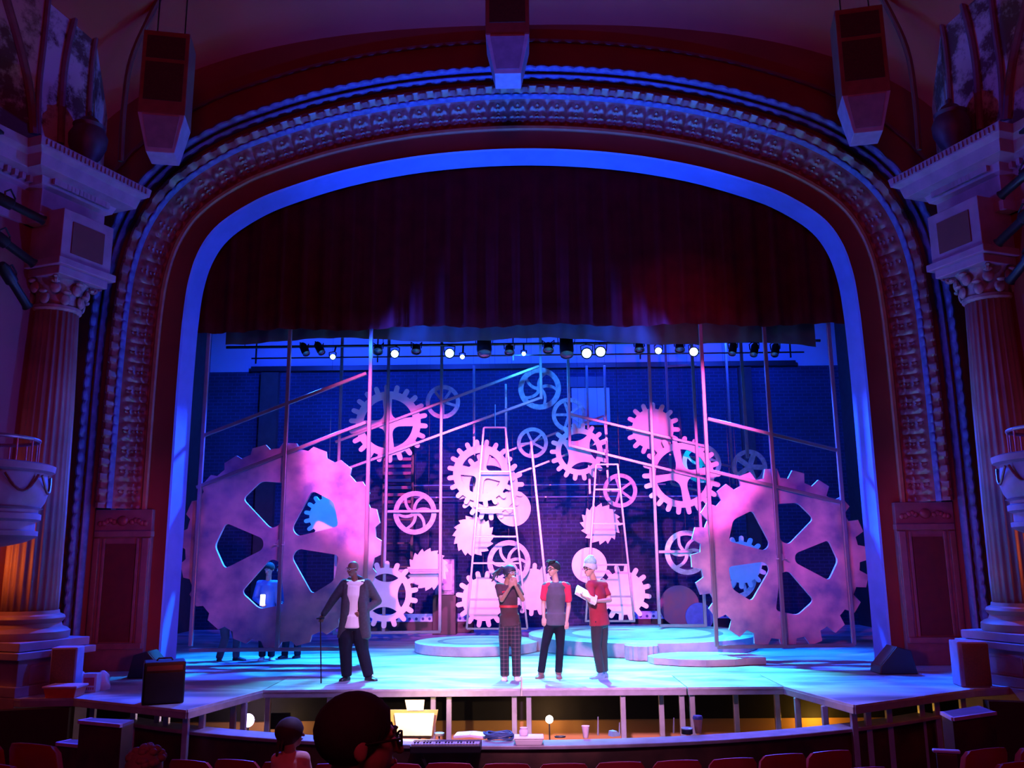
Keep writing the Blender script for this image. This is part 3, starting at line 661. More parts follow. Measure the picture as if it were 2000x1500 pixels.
def cuts(kind, R, rot, n=4, ri=None, w=None):
    out = []
    if kind == 'flared':
        ri = ri or 0.60*R; w = w or 0.085*R
        for k in range(4):
            a0 = rot+k*pi/2; a1 = a0+pi/2; h = math.asin(w*1.15/ri)
            pts = arc(ri, a0+h, a1-h, 14)
            e1 = rotp([(-w*0.95, ri*0.50)], a1)[0]; e0 = rotp([(w*0.95, ri*0.50)], a0)[0]
            c = rotp([(0, ri*0.20)], a0+pi/4)[0]
            for t in range(0, 9):
                t /= 8; pts.append((e1[0]*(1-t)**2+2*c[0]*t*(1-t)+e0[0]*t*t, e1[1]*(1-t)**2+2*c[1]*t*(1-t)+e0[1]*t*t))
            out.append(pts)
    if kind == 'lens':
        ri = ri or 0.62*R; ph = radians(37)
        for k in range(4):
            a = rot+k*pi/2; up = arc(ri, -ph, ph, 12); ch = ri*cos(ph); lo = [(x, ch-(y-ch)*1.0) for x, y in up][::-1][1:-1]
            out.append(rotp(up+lo, a))
    if kind in ('spokes', 'curved'):
        ri = ri or 0.76*R; rh = 0.17*R; w = w or 0.075*R; sw = 0 if kind == 'spokes' else 0.75
        for k in range(n):
            a0 = rot+2*pi*k/n; a1 = a0+2*pi/n
            f_ = lambda r: sw*(1-(r/ri))**1.0
            pts = arc(ri, a0+math.asin(w/ri), a1-math.asin(w/ri), 8)
            rs = [ri+(rh-ri)*q/7 for q in range(1, 8)]
            for r in rs:
                if w*1.0/r < (pi/n)*0.96: pts.append(rotp([(0, r)], a1-math.asin(w/r)-f_(r))[0])
                else: pts.append(rotp([(0, r)], (a0+a1)/2-f_(r)+0.01)[0])
            for r in rs[::-1]:
                if w*1.0/r < (pi/n)*0.96: pts.append(rotp([(0, r)], a0+math.asin(w/r)-f_(r))[0])
            out.append([p for i, p in enumerate(pts) if i == 0 or hypot(p[0]-pts[i-1][0], p[1]-pts[i-1][1]) > 1e-4])
    return out
def gear(px, py, rpx, Y, kind, label, cat='gear', m=None, n=20, rot=0.0, root=0.82, th=0.05, name='scenic_gear', hub=False, group=None, sgn=1, ns=5, w=None, ri=None):
    c = P(px, py, Y); R = (P(px, py-rpx, Y).z-P(px, py+rpx, Y).z)/2; rot = radians(rot)
    m = m or GEAR
    if kind == 'disc': loops = [arc(R, 0, 2*pi, 48)[:-1]]
    elif kind == 'saw':
        loops = [[]]; 
        for i in range(n):
            a = rot+2*pi*i/n; da = 2*pi/n*sgn
            a = rot+da*i
            loops[0] += [(R*sin(a), R*cos(a)), (R*root*sin(a+da*0.12), R*root*cos(a+da*0.12)), (R*(root+0.07)*sin(a+da*0.55), R*(root+0.07)*cos(a+da*0.55))]
    elif kind in ('flared', 'lens', 'solid'): loops = [cog_outline(R, R*root, n, rot)]+(cuts(kind, R, rot, ri=ri and ri*R, w=w and w*R) if kind != 'solid' else [])
    elif kind in ('spokes', 'curved'): loops = [arc(R, 0, 2*pi, 48)[:-1]]+cuts(kind, R, rot, ns, ri=ri and ri*R, w=w and w*R)
    elif kind == 'big':
        loops = [[]]
        for i in range(n):
            a = rot+2*pi*i/n; da = 2*pi/n
            for rr, q in ((R*root, -0.34), (R, -0.22), (R, 0.22), (R*root, 0.34)): loops[0].append((rr*sin(a+da*q), rr*cos(a+da*q)))
            loops[0].append((R*root*sin(a+da*0.5), R*root*cos(a+da*0.5)))
        for i in range(5):
            a = radians(hub)+2*pi*i/5
            tri = [(-0.05*R, 0.17*R), (-0.225*R, 0.55*R), (0, 0.655*R), (0.225*R, 0.55*R), (0.05*R, 0.17*R)]
            loops.append(rotp(rnd(tri, 0.045*R if False else 0.048*R, 6), a)[::-1])
    mb = MB(); mb.plate(c, loops, th)
    if hub is False:
        o = obj(name, mb, m, label=label, cat=cat, group=group)
        if Y > 18.0:
            wm = MB(); wm.tube([c+V((0, 0, R*0.9)), V((c.x, Y, 10.12))], 0.003, 5); obj('hanging_wire', wm, BLACK, o)
        return o
    t = thing(name, V((c.x, c.y, c.z-R)), label, cat, group)
    obj('gear_plate', mb, m, t)
    hb = MB(); Rx = Matrix.Rotation(radians(90), 3, 'X'); hb.lathe(c+V((0, -th/2, 0)), [(0.075, -0.01), (0.075, 0.02), (0.05, 0.04), (0.01, 0.045)], 20, R=Rx)
    for k in range(2): hb.bar(c+V((-0.07+0.14*k, -th/2-0.02, -0.03)), c+V((-0.07+0.14*k, -th/2-0.16, -0.03)), 0.02)
    obj('hub_clamp', hb, mat('bright_clamp', (0.8, 0.78, 0.8), 0.3, 0.4), t, smooth=True)
    return t
Y1, Y2, Y3, Y4 = 16.45, 20.2, 20.7, 21.8
gear(549, 1061, 200, 16.56, 'big', 'giant mottled gear with five rounded triangular holes, left side of the stage', n=20, rot=3, root=0.945, hub=-20, m=BIGG, th=0.08, cat='gear')
gear(1522, 1088, 176, 16.56, 'big', 'giant mottled gear with chunky teeth and five triangular holes, right side of the stage', n=20, rot=-2, root=0.895, hub=22, m=BIGG, th=0.08, cat='gear')
gear(758.5, 827, 76.5, 20.27, 'flared', 'large pink toothed ring gear with four flared spokes, upper left', n=22, rot=-3.5, w=0.10, ri=0.63)
gear(1331, 928, 77, 20.27, 'flared', 'large pink toothed ring gear with four spokes, overlapping the solid cog on the right', n=22, rot=-9, w=0.085, ri=0.66)
gear(940, 924.5, 67, 20.36, 'flared', 'brightly lit flared-spoke ring gear, front one of the overlapping pair in the middle', n=20, rot=10, w=0.12, ri=0.60)
gear(957, 949, 67, 20.52, 'flared', 'ring gear half hidden behind the bright ring gear in the middle', n=20, rot=52, w=0.10, ri=0.60)
gear(1131, 882, 57, 20.45, 'lens', 'toothed gear with four leaf-shaped holes below the six-spoke wheel', n=18, rot=-10, root=0.80)
gear(753, 1161, 66, 20.1, 'lens', 'toothed gear with four leaf-shaped holes low behind the man with the cane', n=18, rot=2, root=0.80)
gear(1275, 838, 52.5, 20.42, 'solid', 'solid pink cog with rounded teeth, upper right behind the upright tube', n=16, rot=2, root=0.76)
gear(944, 1170, 56, 21.2, 'solid', 'solid pink cog at the foot of the left ladder frame', n=16, rot=10, root=0.76)
gear(1041, 1151, 52, 21.35, 'solid', 'solid pink cog between the woman and the man in the raglan shirt', n=16, rot=5, root=0.78)
gear(1218, 1158, 56, 21.2, 'solid', 'solid cog at the foot of the right ladder frame, behind the man in the beanie', n=16, rot=8, root=0.76)
gear(640, 1008, 47, 18.3, 'solid', 'blue-lit solid cog seen through a hole of the giant left gear', n=16, rot=10, root=0.76)
gear(1448, 1098, 52, 18.6, 'solid', 'solid cog showing in a hole of the giant right gear', n=16, rot=3, root=0.78)
gear(925, 1046, 42, 20.95, 'saw', 'pink saw-toothed disc left of the plain disc, on the left ladder frame', n=16, root=0.84, sgn=-1)
gear(836, 1112, 42, 20.6, 'saw', 'pink saw-toothed disc low beside the leaf-holed gear', n=16, root=0.84, rot=6)
gear(1173, 1023, 41, 20.95, 'saw', 'pink saw-toothed disc on the right ladder frame', n=16, root=0.82, rot=4)
gear(1002, 993, 35, 20.62, 'disc', 'plain pink disc overlapping the ring gears in the middle', cat='disc', name='scenic_disc')
gear(1151, 1104, 35, 21.0, 'disc', 'plain pink disc behind the head of the man in the beanie', cat='disc', name='scenic_disc')
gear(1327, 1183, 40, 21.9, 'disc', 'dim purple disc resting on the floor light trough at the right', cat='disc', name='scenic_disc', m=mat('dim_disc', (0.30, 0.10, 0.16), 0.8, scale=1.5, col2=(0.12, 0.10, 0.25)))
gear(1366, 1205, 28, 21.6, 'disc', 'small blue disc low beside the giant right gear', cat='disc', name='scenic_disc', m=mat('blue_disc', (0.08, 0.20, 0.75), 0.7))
for (px, py, r, Y, k, rot, ns, lab, kw) in (
    (865, 785, 33, 20.3, 'spokes', -37, 5, 'small straight-spoked wheel right of the upper left ring gear', {}),
    (1054, 759, 41, 21.0, 'curved', 20, 5, 'large curved-spoke wheel at the top centre, under the stage lights', {}),
    (1111, 810, 33, 20.9, 'spokes', -18, 5, 'straight-spoked wheel just above the leaf-holed gear in the upper middle', {}),
    (1040, 865, 30, 20.9, 'spokes', -25, 5, 'small blue-lit spoked wheel in front of the leaning tube', {}),
    (1211, 958, 33.5, 21.1, 'spokes', 55, 5, 'spoked wheel at the top of the right ladder frame', {}),
    (1370, 905, 38, 20.85, 'curved', 10, 5, 'cyan-lit curved-spoke wheel behind the right-hand ring gear', {'m': mat('teal_wheel_paint', (0.10, 0.75, 0.80), 0.5)}),  # cyan light on this wheel is put into its base colour
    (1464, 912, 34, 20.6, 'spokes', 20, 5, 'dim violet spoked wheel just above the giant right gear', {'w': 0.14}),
    (810.5, 1001.5, 42.5, 20.3, 'curved', -35, 6, 'curved-spoke wheel behind a crossbar right of the giant left gear', {'ri': 0.77}),
    (994, 1098, 43, 20.85, 'curved', -30, 6, 'pale curved-spoke wheel above the woman with her hands at her mouth', {'ri': 0.77}),
    (1341, 1079, 43.5, 20.3, 'curved', -25, 6, 'curved-spoke wheel partly behind the giant right gear', {'ri': 0.77}),
    (1436, 1128, 42, 18.9, 'curved', 0, 5, 'blue curved-spoke wheel seen through the lower left hole of the giant right gear', {})):
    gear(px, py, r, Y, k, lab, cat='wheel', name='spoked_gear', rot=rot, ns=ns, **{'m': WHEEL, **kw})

# ------------------------------------------------------------------ flown tube frames
def frame(label, Y, ups, rails, tube=0.07, group=None, ztop=10.1):
    c = P(ups[0][0], ups[0][1], Y)
    t = thing('tube_frame', V((c.x, Y, c.z)), label, 'tube frame', group)
    for (px, py, py2) in ups:
        p = P(px, py, Y); z2 = ztop if py2 is None else P(px, py2, Y).z
        mb = MB(); mb.bar((p.x, Y, p.z), (p.x, Y, z2), tube); obj('upright', mb, PIPE, t, bevel=0.008)
    for (x0, y0, x1, y1, nm) in rails:
        mb = MB(); off = V((0, -0.001 if nm == 'base_rail' else 0.0, 0)); mb.bar(P(x0, y0, Y)+off, P(x1, y1, Y)+off, tube*0.92); obj(nm, mb, PIPE, t, bevel=0.008)
    return t
frame('front left tube frame with two slanting braces, carrying the giant left gear', Y1, [(372, 1262, None), (541, 1267, None), (711, 1266, None)],
      [(370, 1270, 712, 1267, 'base_rail'), (395, 852, 716, 729, 'brace'), (384, 952, 715, 825, 'brace')])
frame('front right tube frame with two slanting braces, carrying the giant right gear', Y1, [(1400, 1263, None), (1533, 1262, None), (1668, 1260, None)],
      [(1400, 1264, 1669, 1260, 'base_rail'), (1382, 818, 1637, 880, 'brace'), (1385, 919, 1648, 982, 'brace')])
frame('middle left tube frame with long slanting braces rising to the centre', Y2, [(652, 1235, None), (749, 1234, None), (859, 1233, None), (1057, 780, None)],
      [(650, 1237, 861, 1234, 'base_rail'), (655, 863.5, 1053, 715, 'brace'), (655, 924, 1056, 777, 'brace'), (754, 999, 861, 998, 'crossbar'), (752, 1115, 860, 1114, 'crossbar')])
frame('middle right tube frame with long braces sloping down to the right', Y2, [(1113, 873, None), (1288, 1219, None), (1378, 1224, None), (1460, 895, None)],
      [(1288, 1222, 1379, 1222, 'base_rail'), (1113, 809, 1378, 872, 'brace'), (1113, 870, 1385, 937, 'brace'), (1286, 1078, 1352, 1077, 'crossbar')])
frame('rear centre tube frame crossing behind the leaf-holed gear', 21.35, [(926, 1010, 714), (989, 900, 750), (1189, 1010, 714), (1152, 965, 715)],
      [(993, 881, 1104, 839, 'brace'), (997, 930, 1184, 858, 'brace'), (1136, 828, 1180, 812, 'brace'), (1180, 814, 1184, 858, 'upright')], tube=0.06)
frame('rear right tube frame, thin and blue-lit', 21.5, [(1311, 945, None), (1432, 945, None)], [(1311, 945, 1405, 968, 'crossbar'), (1303, 716, 1360, 712, 'crossbar'), (1311, 884, 1430, 912, 'crossbar')], tube=0.06)
def ladder(label, Y, legs, rungs, rod=None, tube=0.045):
    c = P(*legs[0][0], Y)
    t = thing('ladder_frame', V((c.x, Y, P(*legs[0][1], Y).z)), label, 'ladder frame', 'tapering ladder frames')
    for a, b in legs:
        mb = MB(); mb.bar(P(*a, Y), P(*b, Y), tube); obj('side_rail', mb, PIPE, t, bevel=0.005)
    def on(l, y):
        (x0, y0), (x1, y1) = l; k = (y-y0)/(y1-y0); return x0+(x1-x0)*k
    for y in rungs:
        mb = MB(); mb.bar(P(on(legs[0], y), y, Y), P(on(legs[1], y), y, Y), tube*0.9); obj('rung', mb, PIPE, t, bevel=0.005)
    if rod:
        mb = MB(); mb.tube([P(*rod[0], Y), P(*rod[1], Y)], 0.012, 8); obj('hanging_rod', mb, PIPE, t)
        mb = MB(); q = P(*rod[1], Y); mb.tube([q, V((q.x, q.y, 10.05))], 0.003, 5); obj('hanging_wire', mb, BLACK, t)
    return t
ladder('tapering ladder frame on the left, behind the woman', 20.0, [((945, 835), (911.5, 1228)), ((987, 835), (1030, 1228))], (835, 921, 993, 1048, 1100, 1171, 1228), ((967, 833), (967, 790)))
ladder('tapering ladder frame on the right, behind the man in the beanie', 20.0, [((1164, 907), (1144, 1215)), ((1206, 906), (1239, 1215))], (907, 956, 1023, 1103, 1165, 1213), ((1186, 906), (1185, 860)))
mb = MB(); mb.bar(P(1037, 862, 20.9-0.1), P(1075, 1228, 20.8), 0.06)
obj('leaning_tube', mb, PIPE, label='single leaning steel tube running down from the small blue-lit wheel', cat='tube', bevel=0.006)

# back of the stage
mb = MB()
for y0, x0, x1 in ((949, 760, 1300), (972, 800, 1440)):
    a, b = P(x0, y0, 23.9), P(x1, y0-3, 23.9); mb = MB(); mb.tube([a, b], 0.022, 8)
    for k in range(6):
        q = a+(b-a)*(k+0.5)/6; mb.box(q+V((0, 0.3, 0)), (0.04, 0.75, 0.03))
    obj('wall_pipe', mb, PIPE, label='long thin pipe across the brick back wall, %s of the two' % ('upper' if y0 == 949 else 'lower'), cat='pipe', smooth=True)
def trough(x0, x1, Y, label):
    a, b = P(x0, 1226, Y), P(x1, 1226, Y); xa, xb = a.x, b.x
    t = thing('light_trough', V(((xa+xb)/2, Y, 0)), label, 'light trough', 'floor light troughs')
    mb = MB(); mb.box(((xa+xb)/2, Y+0.08, 0.14), (xb-xa, 0.22, 0.28)); obj('base', mb, BLACK, t, bevel=0.01)
    mb = MB(); R = Matrix.Rotation(radians(-18), 3, 'X'); mb.box(((xa+xb)/2, Y+0.05, 0.36), (xb-xa, 0.05, 0.22), R); fp_ = obj('face_panel', mb, mat('trough_face', (0.30, 0.62, 0.80), 0.5), t, bevel=0.006)
    n = max(3, int((xb-xa)/0.16))
    for k in range(n):
        mb = MB(); x = xa+(k+0.5)*(xb-xa)/n; mb.lathe((x, Y+0.02, 0.345), [(0.035, -0.012), (0.035, 0.02), (0.005, 0.02)], 12, R=Matrix.Rotation(radians(72), 3, 'X'))
        obj('lens', mb, mat('trough_lens', (0.02, 0.05, 0.25), 0.2), fp_)
trough(716, 884, 23.0, 'long cyan floor light trough at the back left, behind the low cog')
trough(893, 925, 23.0, 'short cyan floor light trough left of the ladder frame foot')
trough(1233, 1462, 23.4, 'long cyan floor light trough behind the big round platform')
a, b = P(748, 985, 23.6), P(806, 860, 23.6)
t = thing('storage_rack', V(((a.x+b.x)/2, 23.7, 0)), 'dark rack stacked with reddish bars against the back wall, left', 'rack')
mb = MB()
for x in (a.x, b.x): mb.bar((x, 23.7, 0), (x, 23.7, b.z), 0.07)
for k in range(8): mb.bar((a.x, 23.7, 0.4+k*0.62), (b.x, 23.7, 0.4+k*0.62), 0.04)
obj('rack_frame', mb, BLACK, t)
for k in range(9):
    z = a.z+(b.z-a.z)*(k+0.3)/9; mb = MB(); mb.box(((a.x+b.x)/2, 23.62, z), ((b.x-a.x)*0.95, 0.2, 0.08)); obj('bar', mb, mat('reddish_bar', (0.30, 0.07, 0.10), 0.6), t)
a, b = P(850, 1162, 22.6), P(888, 1092, 22.6)
t = thing('cabinet', V(((a.x+b.x)/2, 22.7, 0)), 'pale see-through cabinet on a dark stand behind the low saw-toothed disc', 'cabinet')
mb = MB(); mb.box(((a.x+b.x)/2, 22.7, a.z/2), (b.x-a.x+0.1, 0.5, a.z)); obj('stand', mb, BLACK, t, bevel=0.01)
mb = MB(); mb.box(((a.x+b.x)/2, 22.7, (a.z+b.z)/2), (b.x-a.x, 0.4, b.z-a.z)); obj('body', mb, mat('pale_plastic', (0.40, 0.42, 0.55), 0.4, amt=0.3, scale=8), t, bevel=0.02)
mb = MB(); mb.box(((a.x+b.x)/2, 22.48, (a.z+b.z)/2), ((b.x-a.x)*0.8, 0.03, (b.z-a.z)*0.75)); obj('door', mb, mat('pale_door', (0.50, 0.55, 0.65), 0.4), t, bevel=0.01)

# ------------------------------------------------------------------ platforms on the stage floor
STONE = mat('mottled_platform', (0.60, 0.55, 0.60), 0.8, scale=2.5, col2=(0.36, 0.34, 0.44))
PTOP = mat('platform_top', (0.62, 0.64, 0.68), 0.6, scale=1.8, col2=(0.40, 0.44, 0.50))
def platform(label, outline, h, c):
    t = thing('round_platform' if len(outline) > 30 else 'cut_platform', V((c[0], c[1], 0)), label, 'platform')
    mb = MB(); mb.plate((c[0], c[1], h/2), [outline], h-0.02, V((1,0,0)), V((0,1,0)), V((0,0,1))); obj('side', mb, STONE, t)
    mb = MB(); mb.plate((c[0], c[1], h-0.005), [[(x*1.0, y*1.0) for x, y in outline]], 0.01, V((1,0,0)), V((0,1,0)), V((0,0,1))); obj('top', mb, PTOP, t)
    return t
def inlay(t, c, r, z, spk=4):
    mb = MB(); mb.plate((c[0], c[1], z), [arc(r, 0, 2*pi, 48)[:-1]]+[arc(r*0.86, 0, 2*pi, 48)[:-1]], 0.006, V((1,0,0)), V((0,1,0)), V((0,0,1)))
    obj('ring_marking', mb, mat('marking', (0.25, 0.30, 0.36), 0.7), t)
cl = PF(931, 1284); c = (P(931, 1250, cl.y+1.27).x, cl.y+1.27); t = platform('low round platform left of the woman, with dark shapes on its top', arc(1.26, 0, 2*pi, 64)[:-1], 0.19, c); inlay(t, c, 0.8, 0.192)
cl = PF(1252, 1287); c = (P(1252, 1240, cl.y+2.42).x, cl.y+2.42); t = platform('large round platform behind the two men on the right', arc(2.38, 0, 2*pi, 96)[:-1], 0.27, c); inlay(t, c, 1.7, 0.272)
cl = PF(1258, 1292)
sc_ = []
for k in range(64): a = 2*pi*k/64; rr = 0.31*(1-0.10*abs(cos(a*8))**2); sc_.append((rr*sin(a), rr*cos(a)))
platform('small fluted round stump in front of the large platform', sc_, 0.26, (cl.x, cl.y+0.31))
cl = PF(1316, 1279); platform('flat thin slab between the fluted stump and the wide cut slab', rnd([(-0.33, -0.15), (0.3, -0.2), (0.36, 0.25), (-0.25, 0.3)], 0.08, 3), 0.10, (cl.x, cl.y+0.3))
cl = PF(1391, 1303); platform('wide flat slab with cut facets on the floor at the right, pink front edge', [(-1.0, 0.2), (-0.93, -0.1), (-0.55, -0.36), (-0.1, -0.48), (0.4, -0.42), (0.62, -0.30), (0.98, -0.25), (1.0, 0.15), (0.8, 0.5), (0.3, 0.75), (-0.3, 0.8), (-0.8, 0.55)], 0.12, (cl.x, cl.y+0.48))

# ------------------------------------------------------------------ loudspeakers hung over the apron
def hung_speaker(px, topy, midy, boty, wpx, label, yaw):
    Y = 13.0; c = P(px, midy, Y); zt = P(px, topy, Y).z; zm = c.z; zb = P(px, boty, Y).z; k = PXM(c); w_ = wpx*k
    t = thing('hanging_loudspeaker', V((c.x, Y, zb)), label, 'loudspeaker', 'loudspeakers hung in front of the arch')
    R = Matrix.Rotation(yaw, 3, 'Z'); o = V((c.x, Y, 0))
    def bx(mb, cx, cy, cz, dx, dy, dz): mb.box(o+R @ V((cx, cy, 0))+V((0, 0, cz)), (dx, dy, dz), R); return mb
    hgt = zt-zm
    cb_ = obj('cabinet', bx(MB(), 0, 0.3, (zt+zm)/2, w_, 0.6, hgt), SPKC, t, bevel=0.01)
    obj('grille', bx(MB(), 0, -0.005, zm+hgt*0.80+0.0, w_*0.82, 0.02, hgt*0.27), SPKG, cb_)
    obj('grille', bx(MB(), 0, -0.005, zm+hgt*0.385, w_*0.82, 0.02, hgt*0.46), SPKG, cb_)
    b0 = [o+R @ V((x*w_/2, y, 0))+V((0, 0, zm)) for x, y in ((-1, 0), (1, 0), (1, 0.6), (-1, 0.6))]
    b1 = [o+R @ V((x*w_*0.30, y, 0))+V((0, 0, zb)) for x, y in ((-1, 0.12), (1, 0.12), (1, 0.6), (-1, 0.6))]
    mb = MB(); mb.hexa(b1, b0); hb_ = obj('horn_box', mb, SPKW, t, bevel=0.01)
    f0 = [b0[0].lerp(b0[1], q) for q in (0.1, 0.9)]; f1 = [b1[0].lerp(b1[1], q) for q in (0.1, 0.9)]
    n_ = (R @ V((0, -1, -0.2))).normalized()*0.012
    q = [f1[0].lerp(f0[0], 0.12), f1[1].lerp(f0[1], 0.12), f0[1].lerp(f1[1], 0.06), f0[0].lerp(f1[0], 0.06)]
    mb = MB(); mb.hexa([p+n_*0.2 for p in q], [p+n_ for p in q]); obj('grille', mb, mat('pale_grille', (0.26, 0.20, 0.34), 0.7), hb_)
    mb = MB()
    for x in (-0.3, 0.3): p = o+R @ V((x*w_, 0.3, 0)); mb.tube([p+V((0, 0, zt)), p+V((0, 0, zt+4))], 0.012, 6)
    obj('hanging_wire', mb, BLACK, t)
hung_speaker(315, 62, 221, 291, 88, 'loudspeaker hung at the upper left of the arch', radians(12))
hung_speaker(991, -75, 66, 136, 86, 'loudspeaker hung at the top centre of the arch', 0)
hung_speaker(1692, 14, 181, 251, 90, 'loudspeaker hung at the upper right of the arch', radians(-12))

# ------------------------------------------------------------------ things on the apron
def on_floor(px, py, z=0.0): return PF(px, py, z)
p = on_floor(1912, 1343); k = PXM(p)
t = thing('loudspeaker', p, 'upright brown-fronted loudspeaker in front of the right column pedestal', 'loudspeaker')
R = Matrix.Rotation(radians(-8), 3, 'Z')
mb = MB(); mb.box(p+V((0, 0.2, 0.31)), (0.40, 0.36, 0.62), R); obj('cabinet', mb, SPKW, t, bevel=0.015)
mb = MB(); mb.box(p+V((0.01, 0.015, 0.31)), (0.345, 0.02, 0.57), R); obj('grille', mb, mat('brown_grille', (0.22, 0.07, 0.03), 0.8, amt=0.15, scale=50), t)
p = on_floor(112, 1357)
t = thing('loudspeaker', p, 'upright brown-fronted loudspeaker in front of the left column pedestal, behind the orange tub', 'loudspeaker')
R = Matrix.Rotation(radians(8), 3, 'Z')
mb = MB(); mb.box(p+V((0, 0.20, 0.33)), (0.36, 0.30, 0.62), R); obj('cabinet', mb, SPKW, t, bevel=0.015)
mb = MB(); mb.box(p+V((0.02, 0.042, 0.33)), (0.31, 0.02, 0.57), R); obj('grille', mb, MATS['brown_grille'], t)
p = on_floor(122, 1362); p.y -= 0.08
t = thing('storage_tub', p, 'orange-red plastic tub with a pale lid at the left end of the apron', 'tub')
mb = MB(); mb.hexa([p+V((x*0.20, y*0.14+0.14, 0.0)) for x, y in ((-1, -1), (1, -1), (1, 1), (-1, 1))], [p+V((x*0.23, y*0.16+0.14, 0.13)) for x, y in ((-1, -1), (1, -1), (1, 1), (-1, 1))]); obj('body', mb, mat('orange_plastic', (0.85, 0.14, 0.05), 0.35), t, bevel=0.01)
mb = MB(); mb.box(p+V((0, 0.14, 0.145)), (0.49, 0.35, 0.03)); obj('lid', mb, mat('pale_lid', (0.75, 0.55, 0.65), 0.3), t, bevel=0.01)
PLB = mat('white_plastic_bag', (0.80, 0.70, 0.78), 0.3, amt=0.05, scale=8)
for (px, py, sx, sz, lab) in ((150, 1349, 0.085, 0.26, 'crumpled white plastic bag between the orange tub and the printed carton'), (192, 1349, 0.10, 0.27, 'pinkish white bag right of the printed carton')):
    p = on_floor(px, py); mb = MB(); rings = []
    for i in range(9):
        z = sz*i/8; r = (1, 1.1, 1.1, 1.05, 1.0, 0.95, 0.85, 0.6, 0.2)[i]
        rings.append([p+V((sx*r*(1+0.14*sin(3*a+i)+0.08*sin(7*a+2*i))*cos(a), 0.1+sx*r*(1+0.12*cos(4*a-i))*sin(a), z)) for a in [2*pi*q/20 for q in range(20)]])
    mb.loft(rings); obj('plastic_bag', mb, PLB, label=lab, cat='bag', smooth=True)
p = on_floor(172, 1353)
t = thing('carton', p, 'white carton with a red printed panel beside the orange tub', 'carton')
mb = MB(); mb.box(p+V((0, 0.09, 0.13)), (0.20, 0.15, 0.26)); obj('box', mb, mat('white_card', (0.75, 0.66, 0.72), 0.5), t, bevel=0.008)
mb = MB(); mb.box(p+V((-0.005, 0.012, 0.15)), (0.15, 0.008, 0.11)); obj('red_label', mb, mat('red_print', (0.55, 0.03, 0.08), 0.5), t)
mb = MB()
for k in range(5): mb.box(p+V((-0.06+0.03*k, 0.012, 0.055)), (0.018, 0.008, 0.035))
obj('printed_letters', mb, MATS['red_print'], t)
# guitar amplifier
p = on_floor(318, 1377); p.y -= 0.0
t = thing('amplifier', p, 'black guitar amplifier standing at the inner corner of the left wing deck', 'amplifier')
R = Matrix.Rotation(radians(24), 3, 'Z')
def rb(dx, dy, dz, sx, sy, sz): mb = MB(); mb.box(p+R @ V((dx, dy, 0))+V((0, 0, dz)), (sx, sy, sz), R); return mb
obj('cabinet', rb(0, 0.22, 0.27, 0.52, 0.36, 0.54), BLACK, t, bevel=0.02)
obj('grille_cloth', rb(0, 0.03, 0.22, 0.46, 0.03, 0.36), mat('amp_cloth', (0.03, 0.02, 0.02), 0.9), t)
obj('control_panel', rb(0, 0.035, 0.46, 0.44, 0.02, 0.06), mat('amp_panel', (0.16, 0.05, 0.03), 0.4), t)
mb = MB(); q = [p+R @ V((x, 0.22, 0))+V((0, 0, z)) for x, z in ((-0.10, 0.54), (-0.08, 0.57), (0.08, 0.57), (0.10, 0.54))]; mb.tube(q, 0.012, 6); obj('handle', mb, BLACK, t, smooth=True)
def wedge(px, py, s, lab):
    p = on_floor(px, py); t = thing('monitor_wedge', p, lab, 'loudspeaker')
    pr = [(-0.30, 0.0), (0.30, 0.0), (0.22, 0.36), (0.0, 0.42), (-0.28, 0.12)]
    mb = MB(); mb.loft([[p+V((s*x, 0.1+y, z)) for x, z in pr] for y in (0, 0.42)]); obj('cabinet', mb, BLACK, t, bevel=0.015)
    mb = MB(); a, b = V((-0.26, 0.13)), V((0.0, 0.41)); n_ = V((-0.7, 0.7))*0.012
    mb.loft([[p+V((s*q.x, 0.1+y, q.y)) for q in (a+n_*0.2, b+n_*0.2, b+n_, a+n_)] for y in (0.03, 0.39)]); obj('grille', mb, mat('wedge_grille', (0.03, 0.03, 0.04), 0.5), t)
wedge(278, 1327, -1, 'black monitor wedge behind the guitar amplifier at the left')
wedge(1762, 1319, 1, 'black monitor wedge at the foot of the right side of the arch')

# ------------------------------------------------------------------ people
def skinmesh(name, mb, m, parent, vox=0.011, smooth_it=2, label=None):
    me = bpy.data.meshes.new(name); me.from_pydata(mb.v, [], mb.f)
    bm = bmesh.new(); bm.from_mesh(me); bmesh.ops.recalc_face_normals(bm, faces=bm.faces); bm.to_mesh(me); bm.free()
    o = bpy.data.objects.new(name, me); COL.objects.link(o)
    r = o.modifiers.new('remesh', 'REMESH'); r.mode = 'VOXEL'; r.voxel_size = vox
    s_ = o.modifiers.new('smooth', 'SMOOTH'); s_.iterations = smooth_it; s_.factor = 0.5
    dg = bpy.context.evaluated_depsgraph_get(); dg.update()
    m2 = bpy.data.meshes.new_from_object(o.evaluated_get(dg)); off = world_of(parent)
    m2.transform(Matrix.Translation(-off)); m2.materials.clear(); m2.materials.append(m); m2.name = name
    for p in m2.polygons: p.use_smooth = True
    o.modifiers.clear(); o.data = m2; bpy.data.meshes.remove(me); o.parent = parent
    if label: o['label'] = label
    return o
